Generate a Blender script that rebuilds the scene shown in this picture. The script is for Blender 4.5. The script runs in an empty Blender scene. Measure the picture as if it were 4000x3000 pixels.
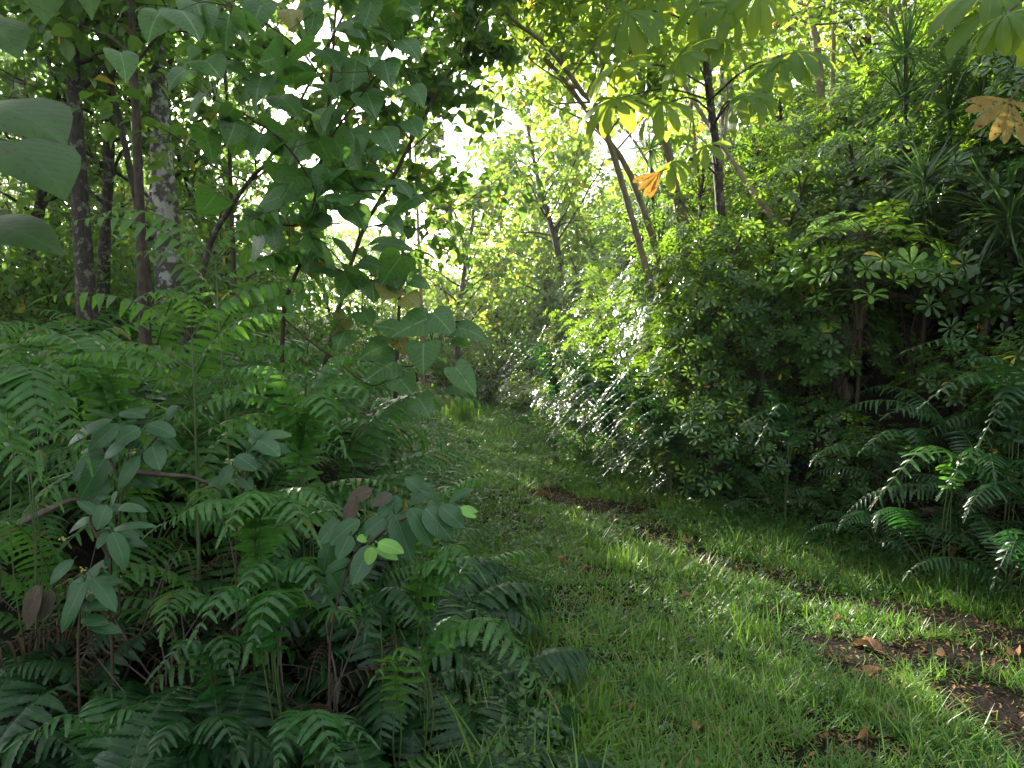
import bpy, math, random
import numpy as np
from mathutils import Vector, Matrix

# ------------------------------------------------------------------ camera, sky, sun, exposure
SC = bpy.context.scene
COL = SC.collection
PITCH = math.radians(3.5)
F = 745.0
CAMZ = 1.6
cam_data = bpy.data.cameras.new("camera")
cam_data.sensor_width = 36.0
cam_data.lens = F / 1024.0 * 36.0
cam_data.clip_start = 0.05
cam_data.clip_end = 2000.0
cam = bpy.data.objects.new("camera", cam_data)
COL.objects.link(cam)
cam.location = (0, 0, CAMZ)
cam.rotation_euler = (math.pi / 2 - PITCH, 0, 0)
SC.camera = cam

SUN_EL = math.radians(17.5)
SUN_AZ = math.radians(-30.5)            # from +Y, negative = left of the view
world = bpy.data.worlds.new("World")
SC.world = world
world.use_nodes = True
wn = world.node_tree.nodes
wl = world.node_tree.links
bg = wn["Background"]
sky = wn.new("ShaderNodeTexSky")
sky.sky_type = 'NISHITA'
sky.sun_disc = False
sky.sun_elevation = SUN_EL
sky.sun_rotation = SUN_AZ
sky.dust_density = 1.6
sky.air_density = 1.0
sky.ozone_density = .6
# thin bright cloud over most of the sky
wtc = wn.new("ShaderNodeTexCoord"); wno = wn.new("ShaderNodeTexNoise"); wno.inputs["Scale"].default_value = 3.5; wno.inputs["Detail"].default_value = 6
wl.new(wtc.outputs["Generated"], wno.inputs["Vector"])
wra = wn.new("ShaderNodeValToRGB"); wl.new(wno.outputs[0], wra.inputs[0])
wra.color_ramp.elements[0].position = .36; wra.color_ramp.elements[0].color = (.25, .25, .25, 1)
wra.color_ramp.elements[1].position = .58; wra.color_ramp.elements[1].color = (.92, .92, .92, 1)
wbw = wn.new("ShaderNodeRGBToBW"); wl.new(sky.outputs[0], wbw.inputs[0])
wcl = wn.new("ShaderNodeMix"); wcl.data_type = 'RGBA'; wcl.blend_type = 'MULTIPLY'; wcl.inputs[0].default_value = 1
wad = wn.new("ShaderNodeMath"); wad.operation = 'MULTIPLY_ADD'; wad.inputs[1].default_value = .7; wad.inputs[2].default_value = 2.5
wl.new(wbw.outputs[0], wad.inputs[0]); wl.new(wad.outputs[0], wcl.inputs[6]); wcl.inputs[7].default_value = (1.04, 1.05, 1.08, 1)
wmx = wn.new("ShaderNodeMix"); wmx.data_type = 'RGBA'
wl.new(wra.outputs[0], wmx.inputs[0]); wl.new(sky.outputs[0], wmx.inputs[6]); wl.new(wcl.outputs[2], wmx.inputs[7])
wl.new(wmx.outputs[2], bg.inputs[0])
bg.inputs[1].default_value = 0.10

sun_data = bpy.data.lights.new("sun", 'SUN')
sun_data.energy = 5.0
sun_data.angle = math.radians(0.53)
sun_data.color = (1.0, 0.93, 0.80)
sun = bpy.data.objects.new("sun", sun_data)
COL.objects.link(sun)
sd = Vector((math.sin(SUN_AZ) * math.cos(SUN_EL), math.cos(SUN_AZ) * math.cos(SUN_EL), math.sin(SUN_EL)))
sun.rotation_euler = sd.to_track_quat('Z', 'Y').to_euler()
sun.location = (-20, 40, 30)

vs = SC.view_settings
vs.view_transform = 'Standard'
vs.look = 'None'
vs.exposure = 2.24
vs.gamma = 1.0
SC.cycles.max_bounces = 7
SC.cycles.diffuse_bounces = 2
SC.cycles.glossy_bounces = 2
SC.cycles.transmission_bounces = 5
SC.cycles.transparent_max_bounces = 4
SC.cycles.volume_bounces = 0
SC.cycles.sample_clamp_indirect = 4.0
SC.cycles.use_denoising = True

RNG = np.random.default_rng(11)

# ------------------------------------------------------------------ maths helpers
CF = np.array([0, math.cos(PITCH), -math.sin(PITCH)])
CU = np.array([0, math.sin(PITCH), math.cos(PITCH)])
CR = np.array([1.0, 0, 0])
CAMP = np.array([0, 0, CAMZ])


def at(u, v, y):
    """The place in the world seen at picture point (u, v), y metres ahead."""
    d = CF + CR * (u - 512) / F + CU * (384 - v) / F
    return CAMP + d * (y / d[1])


def nrm(a):
    a = np.asarray(a, float)
    return a / np.maximum(np.linalg.norm(a, axis=-1, keepdims=True), 1e-9)


def _hash(ix, iy, s):
    n = (ix.astype(np.int64) * 374761393 + iy.astype(np.int64) * 668265263 + s * 974634777) & 0x7fffffff
    n = ((n ^ (n >> 13)) * 1274126177) & 0x7fffffff
    return ((n ^ (n >> 16)) & 0xffff) / 65535.0


def vnoise(x, y, s=0):
    x = np.asarray(x, float); y = np.asarray(y, float)
    ix = np.floor(x); iy = np.floor(y)
    fx = x - ix; fy = y - iy
    fx = fx * fx * (3 - 2 * fx); fy = fy * fy * (3 - 2 * fy)
    a = _hash(ix, iy, s); b = _hash(ix + 1, iy, s); c = _hash(ix, iy + 1, s); d = _hash(ix + 1, iy + 1, s)
    return (a * (1 - fx) + b * fx) * (1 - fy) + (c * (1 - fx) + d * fx) * fy


def xr(y):
    return np.interp(y, [-5, 3, 4.5, 5.8, 6.5, 8.4, 12, 16, 22, 60], [4.6, 3.6, 3.15, 2.6, 1.95, 1.1, .35, -.2, -1.2, -6])


def xl(y):
    return np.interp(y, [-5, 2.2, 2.8, 4.5, 9, 14, 19, 26, 60], [.5, .15, .1, -.25, -1.05, -1.65, -2.3, -3.6, -9])


def ground_h(x, y):
    x = np.asarray(x, float); y = np.asarray(y, float)
    dr = np.clip(x - xr(y) - .25, 0, None)
    dl = np.clip(xl(y) - x - .2, 0, None)
    h = 6.5 * (1 - np.exp(-(dr ** 1.25) * .105))
    h = h + (.25 + .75 * np.clip((y - 2.6) / 2.0, 0, 1)) * (1 - np.exp(-dl * .8)) + .06 * np.clip(dl - 3, 0, 12)
    h = h + .10 * np.clip(y - 17, 0, 20)
    h = h + .06 * (vnoise(x * 1.3, y * 1.3, 3) - .5) + .03 * (vnoise(x * 5, y * 5, 4) - .5)
    return h


def gz(x, y):
    return float(ground_h(np.array([x]), np.array([y]))[0])


def on_ground(u, v):
    d = CF + CR * (u - 512) / F + CU * (384 - v) / F
    t = CAMZ / -d[2]
    p = CAMP + d * t
    return np.array([p[0], p[1], gz(p[0], p[1])])


# ------------------------------------------------------------------ mesh builder (quads only)
class MB:
    def __init__(s):
        s.v = []; s.f = []; s.uv = []; s.m = []; s.n = 0

    def add(s, v, f, uv, m=0):
        v = np.asarray(v, np.float32).reshape(-1, 3); f = np.asarray(f, np.int64).reshape(-1, 4)
        s.v.append(v); s.f.append(f + s.n); s.uv.append(np.asarray(uv, np.float32).reshape(-1, 2))
        s.m.append(np.full(len(f), m, np.int32)); s.n += len(v)

    def mesh(s, name, mats, smooth=True):
        me = bpy.data.meshes.new(name)
        if s.n:
            v = np.concatenate(s.v); f = np.concatenate(s.f); uv = np.concatenate(s.uv); m = np.concatenate(s.m)
            me.vertices.add(len(v)); me.vertices.foreach_set("co", v.ravel())
            me.loops.add(f.size); me.loops.foreach_set("vertex_index", f.ravel().astype(np.int32))
            me.polygons.add(len(f))
            me.polygons.foreach_set("loop_start", np.arange(0, f.size, 4, dtype=np.int32))
            try:
                me.polygons.foreach_set("loop_total", np.full(len(f), 4, np.int32))
            except Exception:
                pass
            me.polygons.foreach_set("material_index", m)
            me.polygons.foreach_set("use_smooth", np.full(len(f), smooth))
            lay = me.uv_layers.new(name="UVMap")
            lay.data.foreach_set("uv", uv[f.ravel()].ravel())
            me.update(calc_edges=True)
        for k in mats:
            me.materials.append(k)
        return me


A2 = np.array([-1., 1.]); A3 = np.array([-1., 0, 1.]); A5 = np.array([-1., -.5, 0, .5, 1.])


def leaf_batch(mb, P, D, U, L, W, prof, fold=.3, curl=.5, across=A3, m=0, wave=0.0, rng=RNG, edge_curl=0.0):
    """Many leaves at once: base P, axis D, face normal U, length L, half width W; prof rows = (centre t, edge t, width)."""
    P = np.atleast_2d(P).astype(float); n = len(P)
    D = nrm(np.broadcast_to(D, (n, 3))); U = np.broadcast_to(U, (n, 3))
    U = nrm(U - D * (U * D).sum(1, keepdims=True))
    R = np.cross(D, U)
    L = np.broadcast_to(np.asarray(L, float), (n,)); W = np.broadcast_to(np.asarray(W, float), (n,))
    fold = np.broadcast_to(np.asarray(fold, float), (n,)); curl = np.broadcast_to(np.asarray(curl, float), (n,))
    prof = np.asarray(prof, float)
    tc, te, w = prof[:, 0], prof[:, 1], prof[:, 2]
    S = len(prof); A = len(across)

    def axis_pt(t):                       # arc: integrate direction for droop
        a = curl[:, None] * t[None, :]
        k = np.where(np.abs(curl) < 1e-4, 1e-4, curl)[:, None]
        return np.sin(a) / k, (1 - np.cos(a)) / k, a
    V = np.zeros((n, S, A, 3)); UV = np.zeros((n, S, A, 2))
    for j, x in enumerate(across):
        t = tc + (te - tc) * abs(x)
        fx, fz, a = axis_pt(t)
        base = P[:, None] + L[:, None, None] * (fx[..., None] * D[:, None] - fz[..., None] * U[:, None])
        nor = U[:, None] * np.cos(a)[..., None] + D[:, None] * np.sin(a)[..., None]
        hw = W[:, None] * w[None, :]
        lift = hw * np.sin(fold)[:, None] * abs(x) - edge_curl * hw * x * x
        if wave:
            lift = lift + wave * W[:, None] * rng.normal(0, 1, (n, S)) * abs(x)
        V[:, :, j] = base + R[:, None] * (hw * x * np.cos(fold)[:, None])[..., None] + nor * lift[..., None]
        UV[:, :, j, 0] = .5 + .5 * x * np.minimum(1, w / max(w.max(), 1e-6)); UV[:, :, j, 1] = t
    i = np.arange(S - 1)[:, None] * A + np.arange(A - 1)[None, :]
    q = np.stack([i, i + 1, i + 1 + A, i + A], -1).reshape(-1, 4)
    Fq = (q[None] + (np.arange(n) * S * A)[:, None, None]).reshape(-1, 4)
    mb.add(V, Fq, UV, m)


def tube(mb, pts, rad, sides=6, m=0, rough=0.0, rng=RNG):
    pts = np.asarray(pts, float); k = len(pts)
    rad = np.broadcast_to(np.asarray(rad, float), (k,))
    T = np.gradient(pts, axis=0); T = nrm(T)
    up = np.array([1., 0, 0]) if abs(T[0][2]) > .8 else np.array([0, 0, 1.])
    X = nrm(np.cross(T, up)); Y = np.cross(T, X)
    th = np.arange(sides + 1) * 2 * math.pi / sides
    rr = rad[:, None] * np.ones(sides + 1)[None]
    if rough:
        nz = 1 + rng.normal(0, rough, (k, sides)); nz = np.concatenate([nz, nz[:, :1]], 1); rr = rr * nz
    V = pts[:, None] + rr[..., None] * (np.cos(th)[None, :, None] * X[:, None] + np.sin(th)[None, :, None] * Y[:, None])
    ln = np.concatenate([[0], np.cumsum(np.linalg.norm(np.diff(pts, axis=0), axis=1))])
    UV = np.stack([np.broadcast_to(th / (2 * math.pi), (k, sides + 1)), np.broadcast_to(ln[:, None], (k, sides + 1))], -1)
    A = sides + 1
    i = np.arange(k - 1)[:, None] * A + np.arange(sides)[None]
    q = np.stack([i, i + 1, i + 1 + A, i + A], -1).reshape(-1, 4)
    mb.add(V, q, UV, m)


def spline(pts, n):
    """Catmull-Rom through pts."""
    p = np.asarray(pts, float)
    if len(p) < 3:
        t = np.linspace(0, 1, n)[:, None]
        return p[0] * (1 - t) + p[-1] * t
    q = np.vstack([2 * p[0] - p[1], p, 2 * p[-1] - p[-2]])
    out = []
    for t in np.linspace(0, len(p) - 1 - 1e-6, n):
        i = int(t); f = t - i
        a, b, c, d = q[i:i + 4]
        out.append(.5 * (2 * b + (c - a) * f + (2 * a - 5 * b + 4 * c - d) * f * f + (3 * b - a - 3 * c + d) * f ** 3))
    return np.array(out)


def wander(p, d, L, n, rng, wob=.15, up=0.0):
    pts = [np.asarray(p, float)]; d = nrm(d)
    for _ in range(n):
        d = nrm(d + rng.normal(0, wob, 3) + np.array([0, 0, up]))
        pts.append(pts[-1] + d * L / n)
    return np.array(pts), d


def rand_unit(rng, n):
    return nrm(rng.normal(0, 1, (n, 3)))


# leaf outlines
OVATE = [(0, 0, .06), (.12, .12, .55), (.32, .30, 1.0), (.58, .54, .86), (.82, .80, .42), (1, 1, .03)]
OVATE_S = [(0, 0, .08), (.25, .25, .9), (.6, .58, .85), (1, 1, .04)]
OBOV = [(0, 0, .05), (.25, .25, .4), (.55, .55, .9), (.8, .8, 1.0), (.94, .93, .7), (1, .99, .12)]
OBOV_S = [(0, 0, .07), (.35, .35, .55), (.75, .75, 1.0), (.95, .95, .6), (1, 1, .1)]
GUAVA = [(0, 0, .05), (.06, .05, .42), (.2, .18, .85), (.42, .39, 1.0), (.64, .61, .92), (.84, .82, .6), (.95, .94, .28), (1, 1, .03)]
HEART = [(0, 0, .03), (0, -.10, .30), (0.01, -.13, .62), (.06, -.05, .90), (.2, .12, 1.0), (.4, .33, .93), (.6, .55, .70), (.8, .77, .38), (.92, .91, .15), (1, 1, .02)]
HEART_S = [(0, -.08, .35), (.05, -.04, .85), (.3, .24, 1.0), (.62, .58, .66), (1, 1, .03)]
STRAP = [(0, 0, .7), (.3, .3, 1), (.65, .65, .75), (1, 1, .04)]
BLADE = [(0, 0, 1), (.4, .4, .9), (.75, .75, .55), (1, 1, .05)]
LOBE = [(0, 0, .10), (.12, .12, .22), (.28, .28, .45), (.5, .48, .80), (.72, .69, 1.0), (.88, .86, .80), (.97, .96, .40), (1, 1, .05)]


def lobed(nl, tip=True):
    """Outline of a fern pinna whose edge is cut into small lobes."""
    r = [(0, 0, .5)]
    for k in range(nl):
        t = (k + .35) / nl; w = (1 - t) ** .5 * .95 + .05
        r.append((t, t + .04, w)); t2 = (k + .85) / nl
        r.append((t2, t2 + .01, ((1 - t2) ** .5 * .95 + .05) * .74))
    r.append((1, 1, .02))
    return r


# ------------------------------------------------------------------ materials
def mat(name):
    m = bpy.data.materials.new(name); m.use_nodes = True
    nt = m.node_tree; nt.nodes.clear()
    out = nt.nodes.new("ShaderNodeOutputMaterial")
    return m, nt, out


def N(nt, kind, **kw):
    n = nt.nodes.new(kind)
    for k, v in kw.items():
        setattr(n, k, v)
    return n


def mixc(nt, fac, a, b, blend='MIX'):
    n = nt.nodes.new("ShaderNodeMix"); n.data_type = 'RGBA'; n.blend_type = blend
    for s, v in ((0, fac), (6, a), (7, b)):
        if isinstance(v, (int, float)):
            n.inputs[s].default_value = v
        elif isinstance(v, tuple):
            n.inputs[s].default_value = (*v, 1)
        else:
            nt.links.new(v, n.inputs[s])
    return n.outputs[2]


def math_(nt, op, a, b=None, c=None):
    n = nt.nodes.new("ShaderNodeMath"); n.operation = op
    for i, v in enumerate((a, b, c)):
        if v is None:
            continue
        if isinstance(v, (int, float)):
            n.inputs[i].default_value = v
        else:
            nt.links.new(v, n.inputs[i])
    return n.outputs[0]


def ramp(nt, fac, stops):
    n = nt.nodes.new("ShaderNodeValToRGB"); e = n.color_ramp.elements
    while len(e) < len(stops):
        e.new(.5)
    for q, (p, c) in zip(e, stops):
        q.position = p; q.color = (*c, 1) if len(c) == 3 else c
    nt.links.new(fac, n.inputs[0])
    return n.outputs[0]


def leaf_mat(name, c1, c2, tr, tmix=.42, rough=.38, patch=None, vein=0.0, nvein=9, old=None, old_amt=0.0, spots=0.0, spec=.5, vein_col=None):
    """A leaf: colour varies leaf by leaf and plant by plant, a paler midrib and side veins, light passing through the blade."""
    m, nt, out = mat(name)
    geo = N(nt, "ShaderNodeNewGeometry"); oi = N(nt, "ShaderNodeObjectInfo")
    r1 = geo.outputs["Random Per Island"]
    base = mixc(nt, r1, c1, c2)
    k = mixc(nt, math_(nt, 'MULTIPLY', oi.outputs["Random"], .35), base, tuple(x * .55 for x in c1))
    tc = N(nt, "ShaderNodeTexCoord")
    nz = N(nt, "ShaderNodeTexNoise"); nz.inputs["Scale"].default_value = 14; nz.inputs["Detail"].default_value = 3
    nt.links.new(tc.outputs["Object"], nz.inputs["Vector"])
    k = mixc(nt, .35, k, ramp(nt, nz.outputs[0], [(.3, tuple(x * .55 for x in c1)), (.7, tuple(min(1, x * 1.35) for x in c2))]))
    if patch:
        n3 = N(nt, "ShaderNodeTexNoise"); n3.inputs["Scale"].default_value = 1.7; n3.inputs["Detail"].default_value = 4
        nt.links.new(tc.outputs["Object"], n3.inputs["Vector"])
        k = mixc(nt, ramp(nt, n3.outputs[0], [(.42, (0, 0, 0)), (.62, (.75, .75, .75))]), k, patch)
    trc = mixc(nt, r1, tr, tuple(x * y for x, y in zip(tr, (.75, .9, .9))))
    if old:
        r3 = math_(nt, 'FRACT', math_(nt, 'MULTIPLY', r1, 57.31))
        f = math_(nt, 'LESS_THAN', r3, old_amt)
        k = mixc(nt, f, k, old); trc = mixc(nt, f, trc, tuple(min(1, x * 1.5) for x in old))
    bump_h = None
    if vein:
        uv = N(nt, "ShaderNodeUVMap"); sx = N(nt, "ShaderNodeSeparateXYZ"); nt.links.new(uv.outputs[0], sx.inputs[0])
        du = math_(nt, 'ABSOLUTE', math_(nt, 'SUBTRACT', sx.outputs[0], .5))
        mid = math_(nt, 'LESS_THAN', du, .018)
        s = math_(nt, 'FRACT', math_(nt, 'MULTIPLY', math_(nt, 'SUBTRACT', sx.outputs[1], math_(nt, 'MULTIPLY', du, .55)), nvein))
        sv = math_(nt, 'ABSOLUTE', math_(nt, 'SUBTRACT', s, .5))
        side = math_(nt, 'LESS_THAN', sv, .045)
        vv = math_(nt, 'MULTIPLY', math_(nt, 'MAXIMUM', mid, math_(nt, 'MULTIPLY', side, .6)), vein)
        k = mixc(nt, vv, k, vein_col or tuple(min(1, x * 2.6 + .03) for x in c2))
        bump_h = sv
    if spots:
        n2 = N(nt, "ShaderNodeTexNoise"); n2.inputs["Scale"].default_value = 45; n2.inputs["Detail"].default_value = 2
        nt.links.new(tc.outputs["Object"], n2.inputs["Vector"])
        f2 = ramp(nt, n2.outputs[0], [(.60, (0, 0, 0)), (.66, (1, 1, 1))])
        f3 = math_(nt, 'MULTIPLY', f2, spots)
        k = mixc(nt, f3, k, (.06, .03, .015)); trc = mixc(nt, f3, trc, (.08, .04, .02))
    p = N(nt, "ShaderNodeBsdfPrincipled"); nt.links.new(k, p.inputs["Base Color"])
    p.inputs["Roughness"].default_value = rough; p.inputs["Specular IOR Level"].default_value = spec
    if bump_h is not None:
        b = N(nt, "ShaderNodeBump"); b.inputs["Strength"].default_value = .35; b.inputs["Distance"].default_value = .004
        nt.links.new(bump_h, b.inputs["Height"]); nt.links.new(b.outputs[0], p.inputs["Normal"])
    t = N(nt, "ShaderNodeBsdfTranslucent"); nt.links.new(trc, t.inputs[0])
    mx = N(nt, "ShaderNodeMixShader"); mx.inputs[0].default_value = tmix
    nt.links.new(p.outputs[0], mx.inputs[1]); nt.links.new(t.outputs[0], mx.inputs[2]); nt.links.new(mx.outputs[0], out.inputs[0])
    return m


def bark_mat(name, dark, light, patch=None, scale=9.0, patch_lo=.5, stretch=.35):
    m, nt, out = mat(name)
    tc = N(nt, "ShaderNodeTexCoord"); mp = N(nt, "ShaderNodeMapping"); mp.inputs["Scale"].default_value = (1, 1, stretch)
    nt.links.new(tc.outputs["Object"], mp.inputs[0])
    nz = N(nt, "ShaderNodeTexNoise"); nz.inputs["Scale"].default_value = scale * 3; nz.inputs["Detail"].default_value = 6
    nt.links.new(mp.outputs[0], nz.inputs["Vector"])
    k = ramp(nt, nz.outputs[0], [(.32, dark), (.68, light)])
    if patch:
        n2 = N(nt, "ShaderNodeTexNoise"); n2.inputs["Scale"].default_value = scale; n2.inputs["Detail"].default_value = 7; n2.inputs["Roughness"].default_value = .65
        nt.links.new(tc.outputs["Object"], n2.inputs["Vector"])
        k = mixc(nt, ramp(nt, n2.outputs[0], [(patch_lo, (0, 0, 0)), (patch_lo + .06, (1, 1, 1))]), k, patch)
    p = N(nt, "ShaderNodeBsdfPrincipled"); nt.links.new(k, p.inputs["Base Color"]); p.inputs["Roughness"].default_value = .85
    b = N(nt, "ShaderNodeBump"); b.inputs["Strength"].default_value = .7; b.inputs["Distance"].default_value = .015
    nt.links.new(nz.outputs[0], b.inputs["Height"]); nt.links.new(b.outputs[0], p.inputs["Normal"])
    nt.links.new(p.outputs[0], out.inputs[0])
    return m


M = {}
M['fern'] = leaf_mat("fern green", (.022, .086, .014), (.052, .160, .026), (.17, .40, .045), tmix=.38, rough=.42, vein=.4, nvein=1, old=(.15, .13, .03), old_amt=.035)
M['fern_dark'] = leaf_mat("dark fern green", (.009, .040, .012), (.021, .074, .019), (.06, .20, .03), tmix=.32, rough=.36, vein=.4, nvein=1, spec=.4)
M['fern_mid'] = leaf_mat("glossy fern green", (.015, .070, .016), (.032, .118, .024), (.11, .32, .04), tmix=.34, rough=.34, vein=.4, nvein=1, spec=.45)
M['fern_dead'] = leaf_mat("dead fern brown", (.036, .024, .015), (.075, .050, .028), (.08, .05, .025), tmix=.2, rough=.8, spec=.2)
M['pinnate'] = leaf_mat("pinnate green", (.036, .115, .020), (.065, .168, .028), (.22, .46, .05), tmix=.45, rough=.42, vein=.3, nvein=1)
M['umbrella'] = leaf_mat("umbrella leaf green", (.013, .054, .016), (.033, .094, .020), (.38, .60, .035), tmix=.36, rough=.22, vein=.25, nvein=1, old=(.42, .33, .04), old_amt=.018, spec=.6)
M['umbrella_young_sunlit'] = leaf_mat("young and sunlit umbrella leaf", (.10, .24, .035), (.16, .32, .05), (.42, .62, .05), tmix=.42, rough=.25, vein=.3, nvein=1)  # young leaves; on the lit shrub this colour also paints sunlight
M['broad'] = leaf_mat("broad leaf green", (.030, .085, .025), (.065, .145, .035), (.26, .44, .05), tmix=.42, rough=.35, vein=.3, nvein=7, old=(.40, .30, .04), old_amt=.02)
M['canopy'] = leaf_mat("canopy leaf green", (.045, .105, .022), (.085, .165, .030), (.44, .60, .06), tmix=.50, rough=.38, vein=.3, nvein=7, old=(.60, .42, .05), old_amt=.03)
M['heart'] = leaf_mat("heart leaf green", (.020, .080, .022), (.058, .160, .034), (.20, .42, .05), tmix=.36, rough=.42, old=(.20, .19, .035), old_amt=.035, vein=.75, nvein=7, spots=.45, vein_col=(.20, .34, .15))
M['giant'] = leaf_mat("giant leaf green", (.014, .050, .015), (.028, .082, .022), (.20, .36, .04), tmix=.36, rough=.5, vein=.4, nvein=8, spots=.4, spec=.3, vein_col=(.06, .13, .045))
M['heart_old'] = leaf_mat("yellowing heart leaf", (.22, .17, .03), (.14, .15, .03), (.35, .28, .04), tmix=.42, rough=.6, vein=.4, nvein=7, spots=.8)
M['guava'] = leaf_mat("guava leaf green", (.018, .076, .026), (.034, .108, .034), (.10, .28, .04), tmix=.28, rough=.36, vein=.85, nvein=12, spots=.25, vein_col=(.11, .20, .11))
M['guava_young'] = leaf_mat("young guava leaf", (.14, .34, .05), (.18, .40, .07), (.35, .6, .08), tmix=.35, rough=.4, vein=.4, nvein=12)
M['guava_red'] = leaf_mat("dying guava leaf", (.10, .035, .025), (.05, .07, .035), (.14, .06, .03), tmix=.3, rough=.6, vein=.4, nvein=12, spots=.9)
M['palmate'] = leaf_mat("trumpet leaf green", (.045, .11, .028), (.075, .15, .034), (.66, .76, .06), tmix=.48, rough=.5, vein=.5, nvein=16, spec=.25)
M['palmate_dead'] = leaf_mat("dead trumpet leaf", (.24, .17, .055), (.33, .235, .07), (.36, .24, .05), tmix=.35, rough=.8, vein=.6, nvein=16, spots=.9, spec=.2, vein_col=(.22, .14, .05))
M['palmate_orange'] = leaf_mat("orange trumpet lobe", (.28, .14, .028), (.36, .19, .035), (.44, .22, .03), tmix=.4, rough=.7, vein=.6, nvein=16, spots=.8, spec=.2, vein_col=(.25, .12, .03))
M['strap'] = leaf_mat("strap leaf green", (.025, .065, .025), (.05, .10, .035), (.16, .30, .05), tmix=.3, rough=.3, spec=.6)
M['grass'] = leaf_mat("grass green", (.078, .185, .026), (.145, .265, .040), (.32, .56, .05), patch=(.052, .155, .028), tmix=.36, rough=.42, old=(.22, .18, .075), old_amt=.09)
M['grass_tall'] = leaf_mat("tall grass green", (.065, .17, .03), (.11, .225, .04), (.34, .56, .06), tmix=.45, rough=.4)
M['weed'] = leaf_mat("weed leaf green", (.035, .10, .028), (.07, .16, .04), (.20, .40, .06), tmix=.38, rough=.4, vein=.3, nvein=6)
M['dry'] = leaf_mat("dry fallen leaf", (.20, .105, .05), (.34, .20, .10), (.25, .12, .05), tmix=.2, rough=.85, vein=.5, nvein=8, spots=.6, spec=.2)
M['litter'] = leaf_mat("litter flakes", (.09, .05, .028), (.28, .165, .075), (.14, .08, .04), tmix=.12, rough=.9, spec=.15)
M['stalk'] = leaf_mat("green stalk", (.06, .10, .03), (.09, .13, .04), (.1, .15, .03), tmix=.1, rough=.5)
M['stalk_brown'] = bark_mat("brown stalk", (.035, .02, .012), (.075, .048, .028))
M['bark_dark'] = bark_mat("dark bark", (.022, .016, .012), (.06, .045, .034), patch=(.15, .15, .115), scale=12, patch_lo=.54)
M['bark_brown'] = bark_mat("brown bark", (.026, .017, .012), (.085, .06, .044), patch=(.05, .07, .03), scale=10, patch_lo=.56)
M['bark_lichen'] = bark_mat("lichen bark", (.05, .045, .038), (.11, .10, .085), patch=(.40, .39, .36), scale=7, patch_lo=.49)
M['bark_pale'] = bark_mat("pale bark", (.17, .13, .08), (.30, .24, .16), patch=(.10, .12, .05), scale=6, patch_lo=.57)
M['twig'] = bark_mat("dry branch", (.06, .042, .034), (.14, .105, .085))
M['bud'] = leaf_mat("pale buds", (.45, .42, .12), (.55, .50, .2), (.4, .4, .1), tmix=.2, rough=.5)
M['flower'] = leaf_mat("orange petals", (.75, .30, .01), (.85, .42, .02), (.8, .4, .02), tmix=.3, rough=.5)


def soil_mat():
    m, nt, out = mat("dark soil")
    tc = N(nt, "ShaderNodeTexCoord")
    nz = N(nt, "ShaderNodeTexNoise"); nz.inputs["Scale"].default_value = 22; nz.inputs["Detail"].default_value = 8; nz.inputs["Roughness"].default_value = .7
    nt.links.new(tc.outputs["Object"], nz.inputs["Vector"])
    n2 = N(nt, "ShaderNodeTexNoise"); n2.inputs["Scale"].default_value = 2.2; n2.inputs["Detail"].default_value = 4
    nt.links.new(tc.outputs["Object"], n2.inputs["Vector"])
    k = ramp(nt, nz.outputs[0], [(.3, (.007, .005, .004)), (.55, (.021, .0155, .011)), (.75, (.048, .034, .023))])
    k = mixc(nt, ramp(nt, n2.outputs[0], [(.45, (0, 0, 0)), (.65, (.4, .4, .4))]), k, (.020, .030, .012))
    p = N(nt, "ShaderNodeBsdfPrincipled"); nt.links.new(k, p.inputs["Base Color"]); p.inputs["Roughness"].default_value = .9; p.inputs["Specular IOR Level"].default_value = .12
    b = N(nt, "ShaderNodeBump"); b.inputs["Strength"].default_value = 1.0; b.inputs["Distance"].default_value = .06
    nt.links.new(nz.outputs[0], b.inputs["Height"]); nt.links.new(b.outputs[0], p.inputs["Normal"])
    nt.links.new(p.outputs[0], out.inputs[0])
    return m


M['soil'] = soil_mat()

# ------------------------------------------------------------------ object helpers
def tag(o, label=None, cat=None, group=None, kind=None):
    if label: o["label"] = label
    if cat: o["category"] = cat
    if group: o["group"] = group
    if kind: o["kind"] = kind
    return o


def thing(name, label, cat, loc=(0, 0, 0), rz=0.0, sc=1.0, group=None, tilt=(0, 0)):
    o = bpy.data.objects.new(name, None)
    o.empty_display_size = .1
    o.location = loc; o.rotation_euler = (tilt[0], tilt[1], rz); o.scale = (sc,) * 3
    COL.objects.link(o)
    return tag(o, label, cat, group)


def part(name, mesh, parent, loc=(0, 0, 0), rot=(0, 0, 0), sc=1.0, label=None):
    o = bpy.data.objects.new(name, mesh)
    COL.objects.link(o)
    o.parent = parent
    o.location = loc; o.rotation_euler = rot
    o.scale = sc if isinstance(sc, tuple) else (sc,) * 3
    if label: o["label"] = label
    return o


def solo(name, mesh, label, cat, loc=(0, 0, 0), rot=(0, 0, 0), sc=1.0, group=None, kind=None):
    o = bpy.data.objects.new(name, mesh)
    COL.objects.link(o)
    o.location = loc; o.rotation_euler = rot; o.scale = (sc,) * 3
    return tag(o, label, cat, group, kind)


def rel(pts, base):
    return np.asarray(pts, float) - np.asarray(base, float)


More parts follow.
